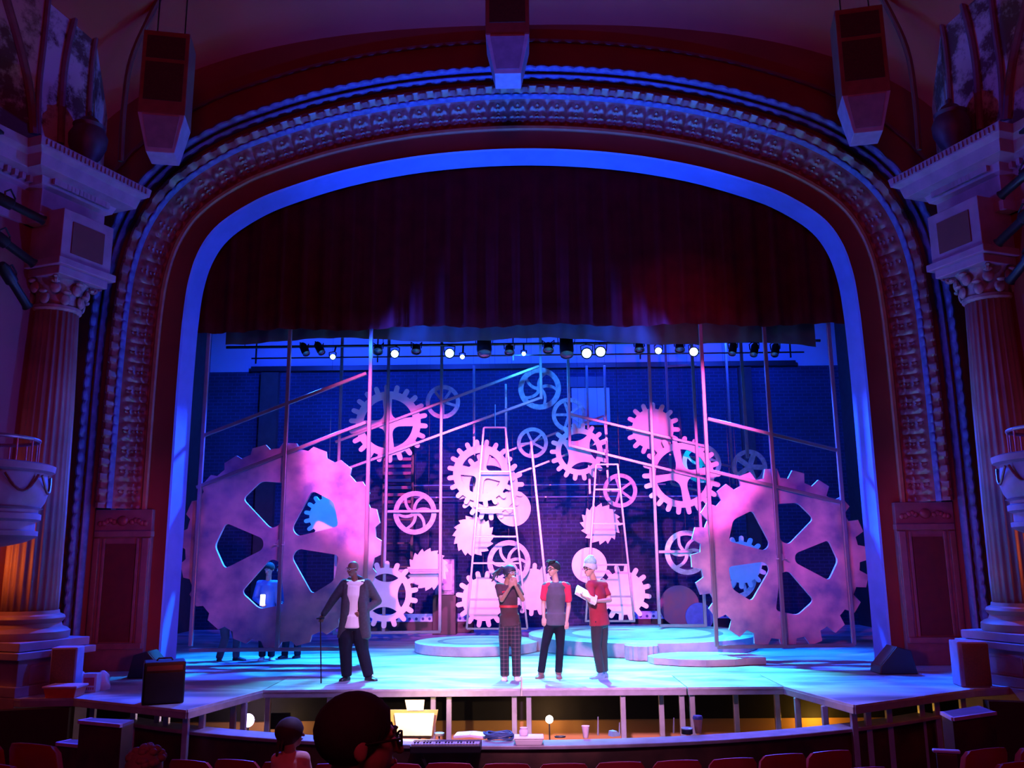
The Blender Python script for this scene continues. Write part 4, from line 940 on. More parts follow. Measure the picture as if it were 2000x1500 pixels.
def seg(mb, pts, rad, side=V((1, 0, 0)), n=14, cap=1.0):
    """closed tapered limb through pts; rad = list of (a, b): half widths along side and across"""
    pts = [V(p) for p in pts]; rings = []; m = len(pts)
    def ring(c, d, a, b):
        u = (side-d*side.dot(d))
        if u.length < 1e-3: u = V((0, 1, 0))-d*d.y
        u.normalize(); q = d.cross(u)
        return [c+u*a*cos(2*pi*k/n)+q*b*sin(2*pi*k/n) for k in range(n)]
    for i, p in enumerate(pts):
        d = (pts[min(i+1, m-1)]-pts[max(i-1, 0)]).normalized(); a, b = rad[i] if isinstance(rad[i], tuple) else (rad[i], rad[i])
        if i == 0:
            for t in (80, 50, 25): rings.append(ring(p-d*cap*min(a, b)*sin(radians(t)), d, a*cos(radians(t)), b*cos(radians(t))))
        rings.append(ring(p, d, a, b))
        if i == m-1:
            for t in (25, 50, 80): rings.append(ring(p+d*cap*min(a, b)*sin(radians(t)), d, a*cos(radians(t)), b*cos(radians(t))))
    mb.loft(rings)
def hand(mb, wr, d, pn, thumb_side, s=1.0, curl=0.5, hold=False):
    d = V(d).normalized(); pn = V(pn); pn = (pn-d*pn.dot(d)).normalized(); w = d.cross(pn)*thumb_side
    seg(mb, [wr, wr+d*0.035*s, wr+d*0.085*s], [(0.026*s, 0.019*s), (0.037*s, 0.016*s), (0.040*s, 0.013*s)], side=w)
    for k, (o, L) in enumerate(((0.030, 0.072), (0.010, 0.080), (-0.010, 0.075), (-0.029, 0.058))):
        b = wr+d*0.088*s+w*o*s; c = curl*(1+0.1*k)
        d1 = (d*cos(c*0.6)+pn*sin(c*0.6)); d2 = (d*cos(c*1.8)+pn*sin(c*1.8)); d3 = (d*cos(c*2.6)+pn*sin(c*2.6))
        p1 = b+d1*L*0.45*s; p2 = p1+d2*L*0.33*s; p3 = p2+d3*L*0.22*s
        seg(mb, [b-d*0.01, p1, p2, p3], [0.0095*s, 0.009*s, 0.0082*s, 0.007*s], side=w, n=8)
    b = wr+d*0.030*s+w*0.028*s; td = (d*0.7+w*0.65+pn*0.3).normalized(); t2 = (d*0.9+pn*(0.3+curl*0.5)+w*0.1).normalized()
    seg(mb, [b, b+td*0.038*s, b+td*0.038*s+t2*0.032*s], [0.013*s, 0.0105*s, 0.008*s], side=w, n=8)
def head_parts(mb, c, fd, up, s=1.0):
    """skull, jaw, nose, ears; c = centre of the head, fd = facing, returns basis"""
    fd = V(fd); up = V(up); up = (up-fd*up.dot(fd)).normalized(); fd.normalize(); rt = fd.cross(up).normalized()
    R = Matrix((rt, fd, up)).transposed()
    def E(dx, dy, dz, a, b, h): mb.ell(c+R @ V((dx*s, dy*s, dz*s)), (a*s, b*s, h*s), R, 16, 12)
    E(0, -0.012, 0.030, 0.077, 0.096, 0.088); E(0, 0.020, -0.022, 0.064, 0.074, 0.085); E(0, 0.044, -0.080, 0.040, 0.040, 0.032)
    E(0, 0.080, 0.022, 0.055, 0.016, 0.014)
    seg(mb, [c+R @ V((0, 0.088*s, 0.012*s)), c+R @ V((0, 0.112*s, -0.028*s))], [0.009*s, 0.014*s], side=rt, n=8)
    E(0, 0.088, -0.058, 0.024, 0.012, 0.010)
    for q in (-1, 1): E(q*0.078, -0.008, -0.008, 0.010, 0.020, 0.032)
    return R
def face(parent, c, R, s, dark=False, glasses=None):
    for q in (-1, 1):
        mb = MB(); mb.ell(c+R @ V((q*0.031*s, 0.086*s, 0.006*s)), (0.014*s, 0.008*s, 0.007*s), R, 10, 6); eo = obj('eye', mb, mat('eye_white', (0.75, 0.73, 0.72), 0.3), parent, smooth=True)
        mb = MB(); mb.ell(c+R @ V((q*0.031*s, 0.0935*s, 0.006*s)), (0.006*s, 0.003*s, 0.006*s), R, 8, 6); obj('pupil', mb, BLACK, eo, smooth=True)
        mb = MB(); seg(mb, [c+R @ V((q*0.014*s, 0.094*s, 0.028*s)), c+R @ V((q*0.034*s, 0.095*s, 0.034*s)), c+R @ V((q*0.052*s, 0.082*s, 0.029*s))], [0.004*s]*3, n=6); obj('eyebrow', mb, mat('brow_hair', (0.03, 0.02, 0.02), 0.8), parent, smooth=True)
    mb = MB(); mb.ell(c+R @ V((0, 0.099*s, -0.056*s)), (0.022*s, 0.004*s, 0.006*s), R, 10, 6); obj('mouth', mb, mat('lips', (0.30, 0.08, 0.08), 0.5), parent, smooth=True)
    if glasses:
        mb = MB()
        for q in (-1, 1):
            pts = [c+R @ V((q*0.034*s+0.026*s*cos(t), 0.108*s-0.006*s*abs(cos(t)), 0.006*s+0.018*s*sin(t))) for t in [2*pi*k/16 for k in range(17)]]
            mb.tube(pts, 0.0035*s, 6); mb.tube([c+R @ V((q*0.060*s, 0.103*s, 0.010*s)), c+R @ V((q*0.082*s, 0.0*s, 0.006*s))], 0.0035*s, 6)
        mb.tube([c+R @ V((-0.009*s, 0.112*s, 0.008*s)), c+R @ V((0.009*s, 0.112*s, 0.008*s))], 0.0035*s, 6)
        obj('glasses', mb, glasses, parent, smooth=True)
def hair_cap(parent, c, R, s, m, low=-0.02, thick=0.014, front=0.055, nm='hair', fuzz=0.006):
    mb = MB(); rings = []; n = 28
    for i in range(11):
        t = i/10; ring = []
        for k in range(n):
            a = 2*pi*k/n; fr = max(0, sin(a))
            z0 = low+(front-low)*fr**1.5; th = pi/2*t; zz = 0.030+(0.088+thick)*sin(th); zb = z0*(1-t)+zz*t if t < 0.15 else zz
            ph = math.asin(max(-0.9, min(0.98, (z0-0.03)/0.10))); al = ph+(pi/2-ph)*t; f = 1+fuzz*10*sin(a*9+i*2.1)*0.3
            ring.append(c+R @ V(((0.079+thick)*s*cos(al)*cos(a)*f, (-0.012*s+(0.098+thick)*s*cos(al)*sin(a)*f), (0.030+(0.090+thick)*sin(al))*s)))
        rings.append(ring)
    mb.loft(rings); return obj(nm, mb, m, parent, smooth=True)
def shoe(mb, an, toe, s=1.0, h=0.05, w=0.050):
    an, toe = V(an), V(toe); d = V((toe.x-an.x, toe.y-an.y, 0)); L = d.length; d.normalize(); sd = V((d.y, -d.x, 0)); z0 = 0.0
    heel = V((an.x, an.y, 0))-d*0.06; tip = V((toe.x, toe.y, 0))
    prof = [(0, 0.030, 0.055), (0.12, w*0.80, 0.075), (0.30, w*0.82, 0.085), (0.5, w*0.95, 0.065), (0.75, w*1.05, 0.045), (0.93, w*0.8, 0.035), (1.0, w*0.4, 0.022)]
    rings = []
    for t, ww, hh in prof:
        c = heel.lerp(tip, t)
        rings.append([c+sd*ww*x+V((0, 0, z)) for x, z in ((-0.95, 0.0), (0.95, 0.0), (1.0, hh*0.4), (0.8, hh*0.85), (0.3, hh), (-0.3, hh), (-0.75, hh*0.85), (-1.0, hh*0.4))])
    mb.loft(rings); seg(mb, [V((an.x, an.y, 0.07)), V((an.x, an.y, 0.10))], [(0.045, 0.045), (0.043, 0.043)])
def person(label, Y, J, skin, fd, top, trousers, shoes, hair=None, glasses=None, short=True, build=1.0, loose=1.0, hand_d=None, seated=False, ground=0.0, head_s=1.0, hands=True, vox=0.011, up=(0, 0, 1), trouser_w=1.0, group=None):
    """J: joint -> (px, py, depth offset) in the photograph's frame at distance Y"""
    Pt = {k: P(v[0], v[1], Y+(v[2] if len(v) > 2 else 0)) for k, v in J.items()}
    base = (Pt['al']+Pt['ar'])/2; t = thing('person', V((base.x, base.y, ground)), label, 'person', group)
    g = lambda k: Pt[k]
    sd = (g('sr')-g('sl')).normalized(); hsd = (g('hr')-g('hl')).normalized()
    pel = (g('hl')+g('hr'))/2; nk = g('neck'); hd = g('head')
    ch = pel.lerp(nk, 0.66); wa = pel.lerp(nk, 0.30); uc = pel.lerp(nk, 0.86)
    b = build
    def torso(mb, e, lo=0.0, hi=1.0):
        seg(mb, [pel-V((0, 0, 0.02)), pel.lerp(nk, 0.12), wa, ch, uc], [(0.150*b+e, 0.105*b+e), (0.150*b+e, 0.108*b+e), (0.130*b+e, 0.098*b+e), (0.152*b+e, 0.112*b+e), (0.120*b+e, 0.085*b+e)], side=sd, n=20, cap=1.0 if e == 0 else 0.15)
        seg(mb, [g('sl'), uc+V((0, 0, 0.012)), g('sr')], [0.052*b+e, (0.06*b+e, 0.07*b+e), 0.052*b+e], side=V((0, 0, 1)), n=14)
    mb = MB(); torso(mb, 0)
    seg(mb, [uc, nk, nk.lerp(hd, 0.6)], [0.066*b, 0.053, 0.050], side=sd)
    R = head_parts(mb, hd, fd, up, head_s)
    for q, s_, e_, w_ in ((1, 'sl', 'el', 'wl'), (-1, 'sr', 'er', 'wr')):
        seg(mb, [g(s_), g(s_).lerp(g(e_), 0.4), g(e_)], [0.050*b, 0.046*b, 0.037*b]); seg(mb, [g(e_), g(e_).lerp(g(w_), 0.35), g(w_)], [0.038*b, 0.037*b, 0.025*b])
        if hands:
            d, pn, ts, cu = (hand_d or {}).get(w_, (g(w_)-g(e_), (0, 1, 0) if True else None, q, 0.5))
            hand(mb, g(w_), d, pn, ts, 1.0, cu)
    for h_, k_, a_ in (('hl', 'kl', 'al'), ('hr', 'kr', 'ar')):
        seg(mb, [g(h_), g(h_).lerp(g(k_), 0.5), g(k_)], [0.082*b, 0.070*b, 0.052*b]); seg(mb, [g(k_), g(k_).lerp(g(a_), 0.3), g(a_)], [0.050*b, 0.052*b, 0.034*b])
    for a_, to in (('al', 'tl'), ('ar', 'tr')):
        if not seated: seg(mb, [V((g(a_).x, g(a_).y, 0.05)), V((g(a_).x*0.5+g(to).x*0.5, g(a_).y*0.5+g(to).y*0.5, 0.03))], [0.028, 0.018])
    skinmesh('body', mb, skin, t, vox=min(vox, 0.0065) if hands else vox, smooth_it=2)
    # clothes
    tm, kind = top
    mb = MB(); torso(mb, 0.016*loose); hem = 0.10 if kind != 'crop' else -0.02
    seg(mb, [pel.lerp(nk, 0.2), pel+V((0, 0, 0.0))-V((0, 0, hem*0.5))], [(0.150*b+0.02, 0.112*b+0.02), (0.158*b+0.02*loose, 0.118*b+0.02*loose)], side=hsd, n=20, cap=0.12)
    for s_, e_, w_ in (('sl', 'el', 'wl'), ('sr', 'er', 'wr')):
        if kind == 'long':
            seg(mb, [g(s_), g(s_).lerp(g(e_), 0.5), g(e_)], [0.064*b, 0.062*b, 0.054*b]); seg(mb, [g(e_), g(e_).lerp(g(w_), 0.9)], [0.053*b, 0.040*b])
        else: seg(mb, [g(s_), g(s_).lerp(g(e_), 0.68)], [0.064*b, 0.063*b], cap=0.4)
    skinmesh('shirt' if kind != 'long' else 'jacket', mb, tm, t, vox=0.011)
    if trousers:
        mb = MB(); tw = trouser_w*1.12
        seg(mb, [pel+V((0, 0, 0.06)), pel-V((0, 0, 0.06))], [(0.152*b, 0.114*b), (0.156*b, 0.118*b)], side=hsd, n=20, cap=0.4)
        for h_, k_, a_ in (('hl', 'kl', 'al'), ('hr', 'kr', 'ar')):
            seg(mb, [g(h_), g(h_).lerp(g(k_), 0.5), g(k_)], [0.098*b, 0.084*b*tw, 0.066*b*tw]); seg(mb, [g(k_), g(k_).lerp(g(a_), 0.5), g(a_)], [0.066*b*tw, 0.064*b*tw, 0.058*tw], cap=0.3)
        skinmesh('trousers', mb, trousers, t, vox=0.011)
    if not seated:
        for a_, to in (('al', 'tl'), ('ar', 'tr')):
            mb = MB(); shoe(mb, g(a_), g(to)); obj('shoe', mb, shoes, t, smooth=True, bevel=0.004)
    face(t, hd, R, head_s, glasses=glasses)
    if hair: hair(t, hd, R, head_s)
    return t, Pt, R
CHAR = mat('charcoal_knit', (0.05, 0.042, 0.065), 0.9, scale=30); WHT = mat('white_cotton', (0.85, 0.84, 0.86), 0.85, amt=0.03)
NAVY = mat('navy_trousers', (0.010, 0.009, 0.022), 0.9, spec=0.2); BSH = mat('black_shoe', (0.02, 0.02, 0.03), 0.35)
HAIRB = mat('black_hair', (0.015, 0.012, 0.015), 0.85, scale=40, bump=0.3)
SILV = mat('pale_glasses', (0.75, 0.75, 0.8), 0.2, 0.3); BGL = mat('dark_glasses', (0.02, 0.02, 0.02), 0.3)

# man with the cane
ya = PF(694, 1329).y
t, Pt, R = person('bald man in an open charcoal hooded jacket and white T-shirt leaning on a cane', ya, {
    'head': (689, 1111, -0.02), 'neck': (693, 1133), 'sl': (673, 1140), 'sr': (717, 1140), 'el': (650, 1172, -0.05), 'er': (738, 1174, 0.08), 'wl': (631, 1201, -0.12), 'wr': (709, 1196, -0.10),
    'hl': (676, 1219), 'hr': (700, 1219), 'kl': (675, 1270, -0.03), 'kr': (708, 1270, 0.02), 'al': (677, 1319), 'ar': (720, 1319), 'tl': (664, 1330, -0.12), 'tr': (736, 1329, -0.10)},
    SKIND, (-0.55, -0.8, -0.12), (WHT, 'short'), NAVY, BSH, glasses=SILV, build=1.06, trouser_w=1.25,
    hand_d={'wl': ((-0.25, -0.1, -0.9), (0.2, -1, 0), 1, 1.0), 'wr': ((-0.9, -0.2, -0.3), (0, 1, 0), -1, 0.5)})
g = Pt; pel = (g['hl']+g['hr'])/2; nk = g['neck']
mb = MB()                                                              # open jacket: sleeves, back and two front flaps
for s_, e_, w_ in (('sl', 'el', 'wl'), ('sr', 'er', 'wr')):
    seg(mb, [g[s_]+V((0, 0, 0.005)), g[s_].lerp(g[e_], 0.5), g[e_]], [0.075, 0.074, 0.066]); seg(mb, [g[e_], g[e_].lerp(g[w_], 0.93)], [0.065, 0.048])
seg(mb, [nk-V((0, -0.06, 0.02)), pel.lerp(nk, 0.6)+V((0, 0.075, 0)), pel+V((0, 0.09, -0.16))], [(0.15, 0.06), (0.19, 0.085), (0.20, 0.08)], n=20, cap=0.2)
for q, s_ in ((-1, 'sl'), (1, 'sr')):
    sh = g[s_]
    seg(mb, [sh.lerp(nk, 0.35)+V((0, -0.02, 0.01)), V((sh.x-q*0.055, pel.y-0.10, pel.z+0.33)), V((sh.x-q*0.035, pel.y-0.095, pel.z+0.10)), V((sh.x+q*0.0, pel.y-0.06, pel.z-0.20))], [(0.055, 0.045), (0.070, 0.05), (0.075, 0.05), (0.085, 0.05)], n=14, cap=0.3)
    seg(mb, [sh+V((-q*0.02, 0.0, 0)), V((sh.x+q*0.0, pel.y, pel.z+0.15)), V((sh.x+q*0.02, pel.y, pel.z-0.18))], [(0.05, 0.09), (0.05, 0.11), (0.06, 0.11)], n=14)
seg(mb, [nk+V((-0.09, 0.03, 0.02)), nk+V((0, 0.10, 0.05)), nk+V((0.10, 0.03, 0.02))], [0.035, 0.05, 0.035])
skinmesh('jacket', mb, CHAR, t, vox=0.011)
mb = MB()
for h_, k_, a_ in (('hr', 'kr', 'ar'),):
    mb.tube([g[h_]+V((0.095, -0.03, 0)), g[h_].lerp(g[k_], 0.5)+V((0.098, -0.03, 0)), g[k_]+V((0.082, -0.03, 0)), g[k_].lerp(g[a_], 0.5)+V((0.076, -0.03, 0)), g[a_]+V((0.066, -0.03, 0))], 0.008, 6)
obj('side_stripe', mb, WHT, t, smooth=True)
ct = g['wl']+V((-0.03, -0.045, -0.07)); cf = PF(627, 1336)
t = thing('walking_cane', V((cf.x, cf.y, 0)), 'thin dark walking cane held by the bald man', 'cane')
mb = MB(); mb.tube([cf+V((0, 0, 0.01)), ct+V((0, 0, 0.02))], 0.010, 8); obj('shaft', mb, BSH, t, smooth=True)
mb = MB(); seg(mb, [ct+V((-0.05, 0, 0.02)), ct+V((0.05, 0, 0.025))], [0.014, 0.016], n=8); obj('handle', mb, BSH, t, smooth=True)

# woman with dreadlocks
def dreads(t, c, R, s):
    hair_cap(t, c, R, s, mat('dread_hair', (0.03, 0.025, 0.05), 0.6, scale=30), low=-0.06, thick=0.02, front=0.05)
    rnd_ = random.Random(3); mb = MB()
    for k in range(16):
        a = rnd_.uniform(-0.6, 0.6); st = c+V((-0.05, 0.03, 0.07+0.03*a)); L = rnd_.uniform(0.18, 0.30); dz = rnd_.uniform(-0.75, -0.15)
        mb.tube([st, st+V((-0.08, rnd_.uniform(-0.04, 0.05), 0.02)), st+V((-0.6*L, rnd_.uniform(-0.05, 0.05), dz*L*0.4)), st+V((-0.8*L, rnd_.uniform(-0.06, 0.06), dz*L))], [0.016, 0.017, 0.015, 0.009], 7)
    obj('dreadlocks', mb, MATS['dread_hair'], t, smooth=True)
yb = PF(1000, 1328).y
TSH = mat('maroon_tshirt', (0.065, 0.025, 0.035), 0.9)
t, Pt, R = person('woman with dreadlocks in plaid trousers holding both hands to her mouth', yb, {
    'head': (996, 1120, -0.02), 'neck': (990, 1140), 'sl': (974, 1146), 'sr': (1009, 1146), 'el': (980, 1172, -0.16), 'er': (1021, 1171, -0.12), 'wl': (996, 1147, -0.24), 'wr': (1007, 1144, -0.24),
    'hl': (986, 1216), 'hr': (1006, 1216), 'kl': (985, 1268, -0.02), 'kr': (1008, 1268, -0.02), 'al': (986, 1319), 'ar': (1009, 1319), 'tl': (984, 1331, -0.14), 'tr': (1013, 1330, -0.14)},
    SKINM, (0.55, -0.8, 0.05), (TSH, 'short'), PLAID, mat('white_shoe', (0.8, 0.78, 0.8), 0.5), hair=dreads, glasses=SILV, build=0.92, trouser_w=1.1,
    hand_d={'wl': ((0.25, -0.05, 0.95), (0.3, 1, 0.0), -1, 0.35), 'wr': ((-0.15, 0.0, 0.95), (-0.3, 1, 0), 1, 0.35)})
pel = (Pt['hl']+Pt['hr'])/2; nk = Pt['neck']; c = pel.lerp(nk, 0.42)
mb = MB(); mb.loft([[c+V((0.150*cos(a), 0.117*sin(a), z)) for a in [2*pi*k/28 for k in range(28)]] for z in (-0.018, 0.018)], caps=True); obj('belt', mb, mat('red_belt', (0.55, 0.03, 0.04), 0.5), t, smooth=True)
mb = MB(); q = Pt['sl'].lerp(Pt['sr'], 0.3)+V((0, -0.128, -0.09))
for k in range(5): mb.ell(q+V((0.022*cos(k*1.26), 0, 0.022*sin(k*1.26))), (0.013, 0.006, 0.013))
obj('shirt_print', mb, mat('red_print_shirt', (0.55, 0.02, 0.04), 0.7), t, smooth=True)

# man in raglan shirt
def quiff(t, c, R, s):
    hair_cap(t, c, R, s, HAIRB, low=-0.01, thick=0.016, front=0.075)
    mb = MB(); rd = random.Random(5)
    for k in range(14): mb.ell(c+R @ V((rd.uniform(-0.055, 0.055), rd.uniform(-0.02, 0.085), rd.uniform(0.105, 0.135))), (0.028, 0.03, 0.018), R, 8, 6)
    obj('fringe', mb, HAIRB, t, smooth=True)
yc = PF(1075, 1324).y
RAG = mat('grey_jersey', (0.10, 0.085, 0.12), 0.9)
t, Pt, R = person('man in a grey raglan shirt with bright red sleeves and ankle boots', yc, {
    'head': (1081, 1112, -0.01), 'neck': (1085, 1134), 'sl': (1066, 1145), 'sr': (1107, 1145), 'el': (1061, 1178, 0.02), 'er': (1111, 1183, 0.02), 'wl': (1062, 1206, -0.04), 'wr': (1107, 1213, -0.04),
    'hl': (1076, 1214), 'hr': (1094, 1214), 'kl': (1064, 1262, -0.02), 'kr': (1094, 1263, -0.02), 'al': (1057, 1312), 'ar': (1091, 1312), 'tl': (1048, 1325, -0.12), 'tr': (1093, 1326, -0.16)},
    SKINL, (-0.75, -0.62, 0.02), (RAG, 'short'), NAVY, mat('brown_boot', (0.22, 0.10, 0.10), 0.6), hair=quiff, glasses=BGL, build=0.95, trouser_w=0.92,
    hand_d={'wl': ((0.0, -0.1, -1), (0.3, 1, 0), 1, 0.5), 'wr': ((-0.05, -0.1, -1), (-0.3, 1, 0), -1, 0.6)})
g = Pt; mb = MB()
for s_, e_ in (('sl', 'el'), ('sr', 'er')):
    seg(mb, [g[s_].lerp(nk if False else g['neck'], 0.30)+V((0, -0.012, 0.0)), g[s_]+V((0, -0.004, 0)), g[s_].lerp(g[e_], 0.66)], [(0.052, 0.060), 0.068, 0.066])
skinmesh('sleeve', mb, mat('red_sleeve', (0.80, 0.02, 0.08), 0.8), t, vox=0.011)
for o_, e_ in (('al', 'kl'), ('ar', 'kr')):
    mb = MB(); seg(mb, [g[o_]-V((0, 0, 0.02)), g[o_].lerp(g[e_], 0.22)], [0.052, 0.050]); skinmesh('boot_shaft', mb, MATS['brown_boot'], t, vox=0.011)

# man in beanie
def beanie(t, c, R, s):
    b = BEANIE
    hair_cap(t, c, R, s, mat('pale_beanie_cuff', (0.55, 0.62, 0.66), 0.9, scale=60, bump=0.4), low=-0.005, thick=0.022, front=0.050, nm='beanie_cuff')
    mb = MB(); mb.ell(c+R @ V((0, -0.02, 0.115)), (0.092, 0.105, 0.095), R, 20, 10); mb.ell(c+R @ V((0.0, -0.03, 0.185)), (0.055, 0.060, 0.040), R, 16, 8)
    obj('beanie', mb, b, t, smooth=True)
BEANIE = mat('teal_beanie', (0.35, 0.72, 0.66), 0.9, scale=50, bump=0.4)
yd = PF(1168, 1324).y
REDT = mat('red_tshirt', (0.34, 0.02, 0.045), 0.85)
t, Pt, R = person('man in a pale knitted beanie and dark red T-shirt holding white papers', yd, {
    'head': (1152, 1112, -0.04), 'neck': (1160, 1134), 'sl': (1153, 1144, -0.14), 'sr': (1178, 1144, 0.12), 'el': (1156, 1176, -0.30), 'er': (1191, 1172, 0.04), 'wl': (1146, 1168, -0.42), 'wr': (1168, 1174, -0.20),
    'hl': (1166, 1214, -0.08), 'hr': (1176, 1214, 0.08), 'kl': (1165, 1262, -0.10), 'kr': (1177, 1262, 0.08), 'al': (1173, 1311, -0.06), 'ar': (1180, 1310, 0.10), 'tl': (1152, 1326, -0.12), 'tr': (1160, 1325, 0.06)},
    SKINL, (-0.80, -0.58, -0.03), (REDT, 'short'), mat('dark_joggers', (0.03, 0.02, 0.035), 0.85), mat('blue_trainer', (0.18, 0.42, 0.62), 0.5), hair=beanie, glasses=BGL, build=1.0, trouser_w=1.0, loose=2.0,
    hand_d={'wl': ((-0.8, -0.1, 0.4), (0.2, 0.1, 1.0), 1, 0.9), 'wr': ((-0.9, -0.3, 0.1), (0, 0.2, 1), -1, 0.5)})
a, b = P(1127, 1149, yd-0.34), P(1166, 1171, yd-0.30); d = (b-a); nn = V((0, -0.5, 0.85))
mb = MB(); w_ = d.cross(nn).normalized()*0.10; th = d.cross(w_).normalized()*0.008
for k in range(3):
    o = th*(2.2*k); mb.hexa([a+w_+o, b+w_+o, b-w_+o, a-w_+o], [a+w_+o+th*2, b+w_+o+th*2, b-w_+o+th*2, a-w_+o+th*2])
obj('paper_sheaf', mb, mat('white_paper', (0.85, 0.85, 0.86), 0.7, amt=0.02), label='sheaf of white papers held by the man in the beanie', cat='papers')

# stagehands behind the giant left gear
BJ = mat('blue_jacket', (0.06, 0.14, 0.40), 0.6)
def shorthair(t, c, R, s): hair_cap(t, c, R, s, HAIRB, low=-0.03, thick=0.014, front=0.06)
YS = 17.15
def stand(cx, lean=0, y=YS, feet=None, turn=0):
    D = {'head': (cx+lean, 1112), 'neck': (cx+lean*0.7, 1132), 'sl': (cx-17+lean*0.6, 1140), 'sr': (cx+17+lean*0.6, 1140), 'el': (cx-23, 1168), 'er': (cx+23, 1168), 'wl': (cx-12, 1178, -0.22), 'wr': (cx+22, 1192, -0.05),
         'hl': (cx-9, 1200), 'hr': (cx+9, 1200), 'kl': (cx-9, 1243, -0.02), 'kr': (cx+9, 1243, -0.02), 'al': (cx-9, 1281), 'ar': (cx+9, 1281), 'tl': (cx-14, 1291, -0.12), 'tr': (cx+14, 1291, -0.12)}
    if feet: D.update(feet)
    return D
person('stagehand in a blue jacket seen through the lowest hole of the giant left gear', YS-0.05, stand(521, 5), SKINM, (-0.3, -0.9, -0.2), (BJ, 'long'), NAVY, mat('white_trainer', (0.8, 0.75, 0.75), 0.5), hair=shorthair, build=0.98, vox=0.012)
a = P(513, 1172, YS-0.40)
mb = MB(); mb.box(a, (0.09, 0.02, 0.20)); obj('lit_tablet', mb, mat('tablet_light', (1, 1, 1), emit=((1.0, 0.8, 0.85), 6.0)), label='small glowing white tablet held by the stagehand in the blue jacket', cat='tablet', bevel=0.008)
person('stagehand behind the blue-jacketed one, legs showing under the giant left gear', YS+0.35, stand(556, -6, feet={'al': (556, 1279), 'ar': (581, 1279), 'kl': (560, 1240, -0.02), 'kr': (581, 1240), 'tl': (543, 1289, -0.1), 'tr': (572, 1289, -0.1), 'hl': (563, 1199), 'hr': (578, 1199), 'sl': (541, 1140), 'sr': (575, 1142)}),
       SKINM, (-0.5, -0.85, 0), (mat('navy_jacket', (0.04, 0.07, 0.22), 0.7), 'long'), NAVY, BSH, hair=shorthair, build=0.98, vox=0.012)
person('stagehand striding behind the giant left gear, only the legs showing at far left', YS, {
    'head': (448, 1120), 'neck': (447, 1140), 'sl': (430, 1148), 'sr': (463, 1148), 'el': (426, 1176), 'er': (468, 1176), 'wl': (432, 1196, -0.2), 'wr': (472, 1196, -0.2),
    'hl': (437, 1204), 'hr': (455, 1204), 'kl': (440, 1246, -0.05), 'kr': (463, 1246, -0.05), 'al': (428, 1285), 'ar': (461, 1283), 'tl': (428, 1297, -0.16), 'tr': (480, 1292, -0.08)},
    SKINM, (0.4, -0.9, 0), (mat('dark_hoodie', (0.03, 0.03, 0.05), 0.9), 'long'), mat('grey_trousers', (0.05, 0.05, 0.07), 0.9), BSH, hair=shorthair, build=1.02, vox=0.012)

# ------------------------------------------------------------------ audience seats
def make_seat():
    t = thing('theatre_seat', V((0, 0, 0)), 'x', 'seat')
    mb = MB(); rings = []
    def outl(w, h, r):
        pts = []
        for k in range(9): a = pi*k/8; pts.append((w*cos(a) if abs(cos(a)) > 2 else 0, 0))
        return pts
    prof = [(-0.24, 0.42), (-0.25, 0.70), (-0.24, 0.84), (-0.20, 0.893), (-0.10, 0.905), (0.0, 0.908), (0.10, 0.905), (0.20, 0.893), (0.24, 0.84), (0.25, 0.70), (0.24, 0.42)]
    def slab(y0, y1, sc): 
        m_ = MB(); R_ = []
        for y, q in ((y0, 0.97), (y0+0.006, 1.0), (y1-0.006, 1.0), (y1, 0.97)):
            R_.append([V((x*q*sc, y+0.05*(1-(x/0.27)**2)*-1+(z-0.42)*-0.18, 0.42+(z-0.42)*(q*sc+ (1-sc)*0.4))) for x, z in prof])
        m_.loft(R_); return m_
    obj('back_shell', slab(0.0, 0.03, 1.0), SEATM, t, smooth=True)
    obj('backrest', slab(0.031, 0.09, 0.93), SEATF, t, smooth=True)
    mb = MB(); mb.box((0, 0.30, 0.43), (0.46, 0.44, 0.09)); obj('seat', mb, SEATF, t, bevel=0.03, smooth=True)
    for q in (1,):
        mb = MB(); mb.box((q*0.275, 0.22, 0.61), (0.05, 0.34, 0.03)); obj('armrest', mb, WOOD, t, bevel=0.01)
        mb = MB(); mb.box((q*0.275, 0.20, 0.30), (0.035, 0.22, 0.60)); obj('standard', mb, BLACK, t, bevel=0.01)
    return t
seat0 = make_seat(); used = []
def seat(x, y, ztop, lab, grp=None):
    ang = atan2(x, 20.56-y)
    z = ztop-0.908
    if not used: o = seat0; o.location = (x, y, z); o.rotation_euler = (0, 0, ang); o['label'] = lab; used.append(1)
    else: o = dup(seat0, (x, y, z), ang, lab)
    if grp: o['group'] = grp
    elif 'group' in o: del o['group']
    return o
row = [(380, 1479, 'red seat back at the left, first of the row below the steps'), (470, 1478, 'red seat back just left of the person in the orange-lit shirt'), (563, 1483, 'red seat back hiding the person in the orange-lit shirt'),
       (665, 1486, 'red seat back mostly behind the big dark head'), (782, 1485, 'red seat back touching the right side of the big dark head'), (880, 1484, 'red seat back under the lit music stand keyboard'), (990, 1485, 'red seat back below the coil of cable'),
       (1100, 1485, 'red seat back below the gap between white box and white cup'), (1208, 1482, 'red seat back with a brown bag beside it, below the white cup'), (1318, 1479, 'red seat back below the coffee cup with a dark lid'), (1425, 1475, 'red seat back right of the small blue glow'), (1522, 1467, 'red seat back third from the right in the curved front row'), (1612, 1461, 'red seat back at the right end of the curved front row')]
for px, py, lab in row:
    p = P(px, py, 9.0); y = 20.56-sqrt(11.55**2-p.x**2); p = P(px, py, y); seat(p.x, y, p.z, lab, 'curved front row of red seats')
